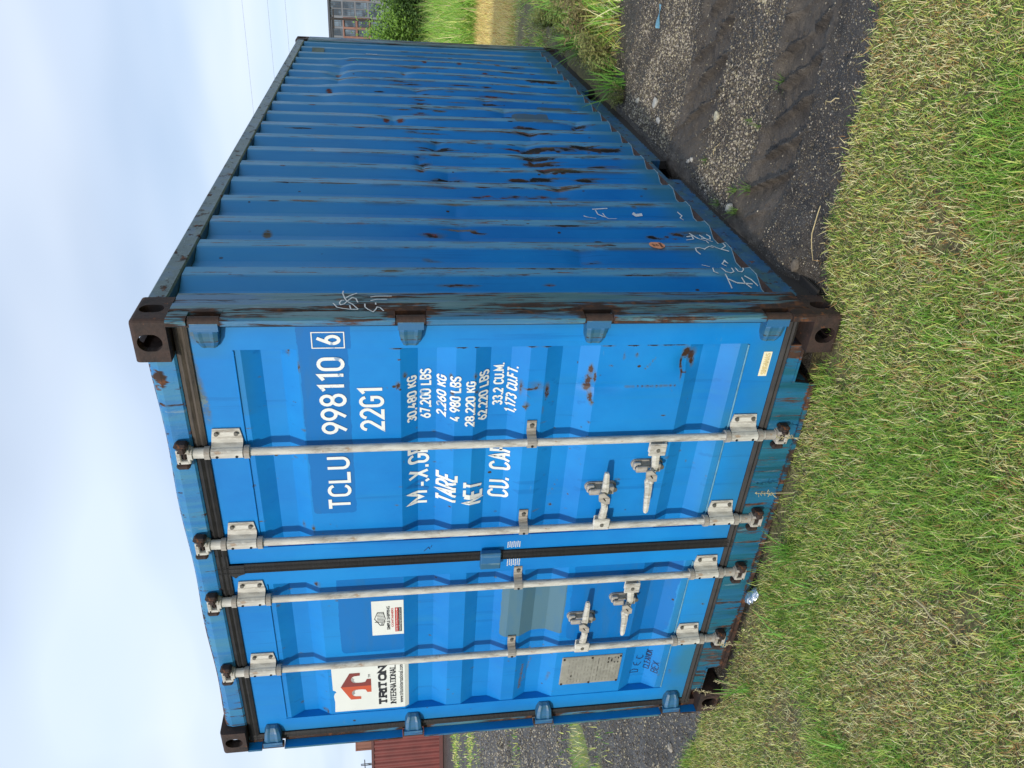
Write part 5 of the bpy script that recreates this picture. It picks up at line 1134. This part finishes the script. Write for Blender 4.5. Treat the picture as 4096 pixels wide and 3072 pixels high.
# broad-leaved tufts of grass that stand out
def tuft(x, y, n, ln, wd, lb, col_, spread=1.3, name='grass_tuft', grp='grass tufts that stand out'):
    X = x+rng.normal(0, 0.018*ln/0.15, n); Y = y+rng.normal(0, 0.018*ln/0.15, n); c = np.array(col_)*rng.uniform(0.75, 1.25, (n, 1))
    o = blades(name, X-x, Y-y, 0*X, ln*rng.uniform(0.6, 1.15, n), wd*rng.uniform(0.7, 1.1, n), rng.uniform(0.3, spread, n), c, kind=None, seg=4); o.location = (x, y, gz(x, y)-0.003); return tag(o, lb, 'grass tuft', grp)
BG = (0.18, 0.38, 0.06)
for (x, y, n, ln, wd, lb) in [(1.33, -0.40, 9, .16, .008, 'broad green blades standing in front of the sill, right of the silver can'), (1.00, -0.30, 8, .17, .009, 'wide fresh green blades in front of the left door'), (0.46, -0.20, 12, .20, .008, 'bright green tuft in front of the left corner casting'), (0.98, -0.86, 7, .13, .010, 'yellow green leafy tuft low on the lawn, nearest the camera'),
    (1.36, -0.17, 60, .15, .005, 'dense tall green tuft beside the dark soil under the sill'),
    (3.10, 0.95, 26, .06, .004, 'small dull green tuft growing in the nearer tyre rut'), (2.89, 1.04, 16, .05, .003, 'tiny dark green tuft at the edge of the nearer rut'), (2.89, 1.15, 12, .05, .003, 'tiny green tuft on pale gravel beside the nearer rut'), (2.58, 1.05, 20, .06, .004, 'small green tuft on gravel a step from the container'), (2.60, 1.49, 18, .05, .003, 'low green tuft on gravel by the forklift pocket'), (2.47, 1.17, 20, .06, .003, 'green tuft right against the bottom rail'), (2.50, 0.97, 26, .07, .004, 'green tuft beside the pale lump at the foot of the wall'), (2.63, 0.93, 18, .07, .004, 'dull green tuft where rut and pale gravel meet near the container'),
    (2.62, 3.35, 40, .34, .013, 'large bright green tuft of broad blades at the gravel edge beside the container'), (2.75, 4.5, 50, .38, .014, 'broad green tuft in the weeds beside the far container corner'), (2.95, 5.6, 60, .42, .016, 'tall broad green tuft behind the far container corner'), (2.9, 7.0, 60, .42, .016, 'rough green tuft near the mown straw')]:
    tuft(x, y, n, ln, wd, lb, BG if ln > .1 else (0.15, 0.25, 0.06))
# feathery weeds at the gravel's back edge
def weed(x, y, h, spread, nst, lb, colr, seed):
    g = np.random.default_rng(seed); V = []; Fq = []; T = []; nv = 0; st = MB()
    for i in range(nst):
        a = g.uniform(0, 2*np.pi); le = g.uniform(0.1, 0.9)*spread; tip = np.array([math.cos(a)*le, math.sin(a)*le, h*g.uniform(0.6, 1.05)]); b = np.array([math.cos(a), math.sin(a), 0])*0.03
        st.tube([b, (b+tip)/2+[0, 0, 0.04*h], tip], [.003, .0022, .001], 4)
        for k in range(46):
            u = g.uniform(0.12, 1.0); p = b+(tip-b)*u+[0, 0, 0.16*h*u*(1-u)]; L_ = g.uniform(0.025, 0.06)*(1.3-0.6*u)*(h/0.3); d = g.normal(0, 1, 3); d[2] = abs(d[2])*0.4+0.1; d /= np.linalg.norm(d); s_ = np.cross(d, g.normal(0, 1, 3)); s_ /= np.linalg.norm(s_)+1e-9
            w = L_*0.16; V += [p, p+d*L_*0.5+s_*w, p+d*L_, p+d*L_*0.5-s_*w]; Fq.append((nv, nv+1, nv+2, nv+3)); nv += 4
            c = np.array(colr)*g.uniform(0.65, 1.35); T += [list(c)+[1]]*4
    root = tag(empty('weed_plant', (x, y, gz(x, y)-.005)), lb, 'weed', 'feathery weeds by the gravel'); npmesh('foliage', np.array(V), np.array(Fq), M_BLADE, root, dict(tint=np.array(T)))
    st.build('stem', plain('weed_stem', (0.16, 0.13, 0.06)) if 'weed_stem' not in bpy.data.materials else bpy.data.materials['weed_stem'], root)
WC = (0.30, 0.33, 0.11); WB = (0.28, 0.24, 0.11)
for i, (x, y, h, sp_, nst, lb, c) in enumerate([(2.56, 3.22, .13, .12, 16, 'low yellow green weed at the corner where gravel meets the container side', WC), (2.68, 3.62, .20, .18, 20, 'bushy weed beside the container side just behind the bright tuft', WC), (2.76, 3.85, .26, .22, 18, 'feathery weed at the gravel edge, right of the bright tuft', (0.27, 0.28, .10)),
   (2.74, 4.15, .22, .20, 22, 'weed close by the bottom rail near the far end', WC), (2.88, 4.35, .30, .26, 18, 'brownish feathery weed out on the dark verge', WB), (2.72, 4.75, .24, .20, 22, 'feathery weed by the far third of the bottom rail', WC), (3.06, 4.75, .30, .26, 16, 'dry brown weed at the right picture edge', WB), (2.80, 5.3, .26, .22, 22, 'weed standing in front of the far corner casting', (0.25, .32, .09)), (2.72, 6.0, .30, .24, 20, 'weed rising beside the far corner post', WC), (2.95, 6.5, .42, .30, 18, 'yellowing weed behind the container end', WC)]):
    weed(x, y, h, sp_, nst, lb, c, 300+i)
# pale seed heads by the sill
def seedhead(x, y, h, lean, lb, seed):
    g = np.random.default_rng(seed); mb = MB(); top = np.array([lean[0], lean[1], h]); mb.tube([(0, 0, 0), tuple(top*[.4, .4, .55]), tuple(top)], [.0018, .0015, .001], 5)
    hd_ = MB()
    for k in range(26):
        u = g.uniform(0.55, 1.0); p = top*u; d = g.normal(0, 1, 3); d /= np.linalg.norm(d); e = p+d*g.uniform(.012, .035)*(1.4-u); hd_.tube([tuple(p), tuple(e)], [.0010, .0018], 4)
    root = tag(empty('seed_head', (x, y, gz(x, y)-.004)), lb, 'weed', 'pale seed heads by the sill'); m_ = bpy.data.materials.get('seed_straw') or plain('seed_straw', (0.46, 0.40, 0.22), 0.7, 0, 0.2, 50)
    mb.build('stem', m_, root); hd_.build('plume', m_, root)
for i, (x, y, h, ln, lb) in enumerate([(1.90, -0.06, .16, (-.01, .03), 'pale seed head standing in front of the sill below the rightmost locking bar'), (1.60, -0.05, .17, (-.02, .03), 'pale branching seed head in front of the sill between the right door bars'), (0.62, -0.06, .15, (.0, .02), 'seed head leaning on the rusty sill left of the silver can'), (0.24, -0.07, .20, (.02, .03), 'seed head standing in front of the left bottom corner casting'), (0.16, -0.08, .14, (-.03, .02), 'short bushy seed head at the left bottom corner casting'), (0.36, -0.10, .13, (.02, .02), 'low seed head in front of the dark sill notch')]):
    seedhead(x, y, h, ln, lb, 500+i)

# ------------------------------------------------------------------ bushes beyond the tall grass
def bush(x, y, h, w, n, lb, colr, seed, leaf=0.085):
    g = np.random.default_rng(seed); root = tag(empty('bush', (x, y, -0.03)), lb, 'bush', 'bushes beyond the tall grass')
    cl = g.normal(0, 1, (26, 3)); cl /= np.linalg.norm(cl, axis=1, keepdims=True); cl *= g.uniform(0.25, 1.0, (26, 1)); cl = cl*[w, w, h*0.45]+[0, 0, h*0.52]
    ci = g.integers(0, 26, n); p = cl[ci]+g.normal(0, 1, (n, 3))*[w*.2, w*.2, h*.12]; p[:, 2] = np.abs(p[:, 2]); cc = g.uniform(0.5, 1.7, 26)[ci]
    d = g.normal(0, 1, (n, 3)); d[:, 2] *= 0.5; d /= np.linalg.norm(d, axis=1, keepdims=True); s_ = np.cross(d, g.normal(0, 1, (n, 3))); s_ /= np.linalg.norm(s_, axis=1, keepdims=True); L_ = leaf*g.uniform(.6, 1.4, (n, 1))
    V = np.stack([p, p+d*L_*.5+s_*L_*.28, p+d*L_, p+d*L_*.5-s_*L_*.28], 1); T = np.array(colr)[None]*(cc*g.uniform(.75, 1.25, n))[:, None]
    npmesh('foliage', V.reshape(-1, 3), np.arange(n*4).reshape(-1, 4), M_BLADE, root, dict(tint=np.repeat(np.concatenate([T, np.ones((n, 1))], 1), 4, 0)))
    st = MB()
    for k in range(7):
        c = cl[k]; st.tube([(0.05*c[0], 0.05*c[1], 0), tuple(c*[.5, .5, .55]), tuple(c)], [.035, .022, .008], 5)
    st.build('stem', bpy.data.materials.get('bush_bark') or plain('bush_bark', (0.06, 0.045, 0.03)), root)
for i, a in enumerate([(0.05, 23.5, 2.3, 1.3, 11000, 'light green bush reaching the brick building, beside the container', (0.15, .26, .045)), (1.75, 22.6, 2.25, 1.35, 11000, 'dark green bush at the right picture edge under the brick building', (0.062, .12, .028)), (0.9, 24.5, 1.75, 1.0, 7000, 'dark bush between the light green bush and its dark neighbour', (0.06, .115, .028)), (3.9, 24.0, 2.2, 1.5, 7000, 'tall dark bush just past the right picture edge', (0.065, .125, .03)), (-2.4, 25, 1.7, 1.3, 6000, 'bush hidden mostly behind the container end', (0.10, .18, .04))]): bush(*a, 700+i)

# ------------------------------------------------------------------ brick building far behind
def dirpt(az_deg, dist): a = math.radians(az_deg); return np.array([3.70+math.sin(a)*dist, -2.44+math.cos(a)*dist])
BD_ = 226.0
bl = tag(empty('apartment_building', (0, 0, 0)), 'dark topped brick apartment building with large gridded windows beyond the bushes', 'building')
c0 = dirpt(-7.0, BD_); bl.location = (c0[0], c0[1], 0); bl.rotation_euler.z = math.radians(7.0)
M_BRK = plain('orange_brick', (0.24, 0.125, 0.095), 0.85, 0, 0.2, 0.8); M_DCL = plain('dark_cladding', (0.055, 0.062, 0.075), 0.6, 0, 0.2, 0.5); M_GCL = plain('grey_panel', (0.17, 0.185, 0.21), 0.6, 0, 0.15, 0.5); M_PAL = plain('pale_trim', (0.55, 0.56, 0.56), 0.6)
t = MT('window_glass', 0.08); t.col(t.mix(t.ramp(t.noise(0.35, 3), (0.4, 0.0), (0.62, 1.0)), (0.03, 0.05, 0.075), (0.16, 0.22, 0.28))); M_WGL = t.m
X0b, X1b, STB = -22.0, 20.0, 3.3; TOPB = 16.6
mb = MB(); mb.box(X0b, X1b, 1.0, 16, -1, TOPB-0.5); bp = mb.build('wall', M_GCL, bl)
# bays measured from the photo: u is metres along the facade, the picture edge lies near +3
def bframe(u0, u1, z0, z1, nu, nz_):
    m = MB(); t0 = 0.32
    m.box(u0, u1, 0.4, 0.98, z0, z0+t0); m.box(u0, u1, 0.4, 0.98, z1-t0, z1)
    for k in range(1, nz_): zc = z0+(z1-z0)*k/nz_; m.box(u0, u1, 0.42, 0.98, zc-0.24, zc+0.24)
    for k in range(nu+1): uc = u0+(u1-u0-0.5)*k/nu; m.box(uc, uc+0.5, 0.36, 0.98, z0, z1)
    return m.build('brick_frame', M_BRK, bl)
def window(u0, u1, z0, z1, y=0.86):
    m = MB(); f = 0.09
    for a, b, c, d in ((u0, u1, z0, z0+f), (u0, u1, z1-f, z1), (u0, u0+f, z0+f, z1-f), (u1-f, u1, z0+f, z1-f)): m.box(a, b, y, y+0.12, c, d)
    for k in (1, 2): u = u0+(u1-u0)*k/3; m.box(u-0.04, u+0.04, y+0.005, y+0.115, z0+f, z1-f)
    m.box(u0+f, u1-f, y+0.01, y+0.11, z0+(z1-z0)*0.32, z0+(z1-z0)*0.32+0.07)
    o = m.build('window', M_DCL, bl); g_ = MB(); g_.box(u0+f, u1-f, y+0.06, y+0.09, z0+f, z1-f); g_.build('pane', M_WGL, o)
for (ua, ub, nu) in ((-20.5, -13, 2), (-8.0, -0.9, 3), (3.2, 9.8, 2), (13.5, 20, 2)):
    bframe(ua, ub, 5.9, 12.9, nu, 2); wd = (ub-ua-0.5)/nu
    for k in range(nu):
        for j in range(2): window(ua+0.34+wd*k, ua+wd*(k+1)-0.16, 6.30+3.5*j, 6.30+3.5*j+2.75)
        window(ua+0.34+wd*k, ua+wd*(k+1)-0.16, 2.6, 5.3)
    for k in range(nu): window(ua+0.5+wd*k, ua+wd*(k+1), 13.2, 15.4, 0.82)
for (ua, ub) in ((-12.6, -8.4), (-0.6, 2.9), (10.2, 13.2)):
    for j in range(4): 
        for k in range(2): w_ = (ub-ua)/2; window(ua+w_*k+0.1, ua+w_*(k+1)-0.1, 3.3+3.3*j, 3.3+3.3*j+2.9, 0.88)
for ua in (3.6, 7.0):                       # balconies
    for j in (1, 2):
        m = MB(); z = 3.3*j+3.0; m.box(ua, ua+2.6, -0.9, 0.35, z-0.12, z+0.05); m.box(ua, ua+2.6, -0.92, -0.86, z+0.95, z+1.02)
        for k in range(14): m.box(ua+0.19*k, ua+0.19*k+0.04, -0.91, -0.87, z+0.05, z+0.95)
        m.build('balcony', M_PAL, bl)
mb = MB(); mb.box(X0b-0.3, X1b+0.3, 0.2, 16.3, TOPB-0.5, TOPB); mb.box(X0b, -0.9, 0.50, 0.99, 15.6, TOPB-0.5); mb.box(3.2, X1b, 0.50, 0.99, 15.6, TOPB-0.5); mb.build('parapet', M_DCL, bl)
# utility pole and lines in front of it
def at_px(az_deg, dist): p = dirpt(az_deg, dist); return p
pp = at_px(-7.33, 70.0); up = tag(empty('utility_pole', (pp[0], pp[1], 0)), 'thin dark utility pole standing in front of the brick building', 'utility pole')
M_POLE = plain('dark_timber', (0.035, 0.030, 0.027), 0.8)
mb = MB(); mb.tube([(0, 0, -0.3), (0, 0, 6.1)], [0.11, 0.075], 8); mb.build('pole', M_POLE, up)
mb = MB(); mb.box(-0.7, 0.7, -0.05, 0.05, 5.85, 5.95); mb.build('crossarm', M_POLE, up)
for i, z in enumerate((13.6, 11.1, 9.2)):
    m = MB(); a = at_px(-60, 150.0) if False else np.array([-70.0, 66.0]); b = np.array([46.0, 72.0]); pts = []
    for k in range(25): u = k/24; p = a+(b-a)*u; pts.append((p[0], p[1], z+0.5*i-1.4*math.sin(math.pi*u)+1.0))
    m.tube(pts, 0.009, 5); tag(m.build('power_line', plain('wire', (0.20, 0.21, 0.23)) if 'wire' not in bpy.data.materials else bpy.data.materials['wire']), ['highest of the three thin power lines across the sky', 'middle of the three thin power lines across the sky', 'lowest of the three thin power lines, just above the pole'][i], 'power line', 'power lines across the sky')

# ------------------------------------------------------------------ red containers far left
def far_container(corner, ang, z0, wid, length, hgt, mats, lb, flat=False):
    root = tag(empty('shipping_container', (corner[0], corner[1], z0)), lb, 'shipping container', 'containers across the yard'); root.rotation_euler.z = ang
    mw, mr = mats
    mb = MB(); us = np.arange(0.12, length-0.10, 0.02); d = np.interp(us % 0.28, [0, .072, .14, .21, .28], [0, 0, .036, .036, 0])*(0.25 if flat else 1)
    mb.grid(np.array([[(u, 0.02+dd_, z) for z in (0.17, hgt-0.10)] for u, dd_ in zip(us, d)])); mb.build('side_panel', mw, root)
    for (n_, za, zb) in (('bottom_side_rail', 0.02, 0.17), ('top_side_rail', hgt-0.10, hgt-0.002)):
        mb = MB(); mb.box(0.1, length-0.1, 0.0, 0.06, za, zb); mb.build(n_, mr, root)
    for u in (0.0, length-0.12):
        mb = MB(); mb.box(u, u+0.12, -0.002, 0.16, 0.118, hgt-0.118); mb.build('corner_post', mr, root)
        for z in (0, hgt-0.118): mb = MB(); mb.box(u-0.004, u+0.16, -0.008, 0.17, z, z+0.118, 0, 0.01); mb.build('corner_casting', mr, root)
    mb = MB(); mb.box(0.06, length-0.06, 0.07, wid, 0.05, hgt-0.02); mb.build('body', mw, root)
    return root
M_RED = plain('maroon_paint', (0.155, 0.030, 0.024), 0.5, 0, 0.18, 1.5); M_REDD = plain('dark_maroon_paint', (0.09, 0.022, 0.018), 0.6, 0, 0.2, 2); M_BRO = plain('faded_brown_paint', (0.22, 0.085, 0.055), 0.6, 0, 0.15, 1)
A = np.array([-19.4, 17.8])
far_container((-34.0, 12.8), math.atan2(17.0-12.8, -24.6+34.0), 0.0, 2.44, 12.19, 2.9, (M_RED, M_REDD), 'maroon corrugated container across the gravel, its top below the brown one')
far_container((-52.8, 34.1), math.radians(35), 0.0, 2.44, 6.06, 2.6, (M_BRO, M_BRO), 'faded brown container standing behind the maroon one, under another brown one', True)
far_container((-52.8, 34.1), math.radians(35), 2.6, 2.44, 6.06, 2.6, (M_BRO, M_BRO), 'faded brown container stacked on top, showing above the maroon container', True)
tp = dirpt(-57.95, 120); m = tag(empty('lattice_mast', (tp[0], tp[1], 0)), 'tiny distant steel mast on the skyline beside the maroon container', 'mast')
mb = MB()
for sx_ in (-0.3, 0.3): mb.tube([(sx_, 0, -0.5), (sx_*0.5, 0, 7.2)], 0.06, 4)
for k in range(6): mb.tube([(-0.3+0.02*k, 0, k*1.1), (0.3-0.02*k, 0, k*1.1+1.1)], 0.04, 4); 
mb.build('frame', M_POLE, m); mb = MB()
for z in (6.6, 5.6): mb.box(-1.1, 1.1, -0.05, 0.05, z, z+0.12)
mb.build('crossarm', M_POLE, m)
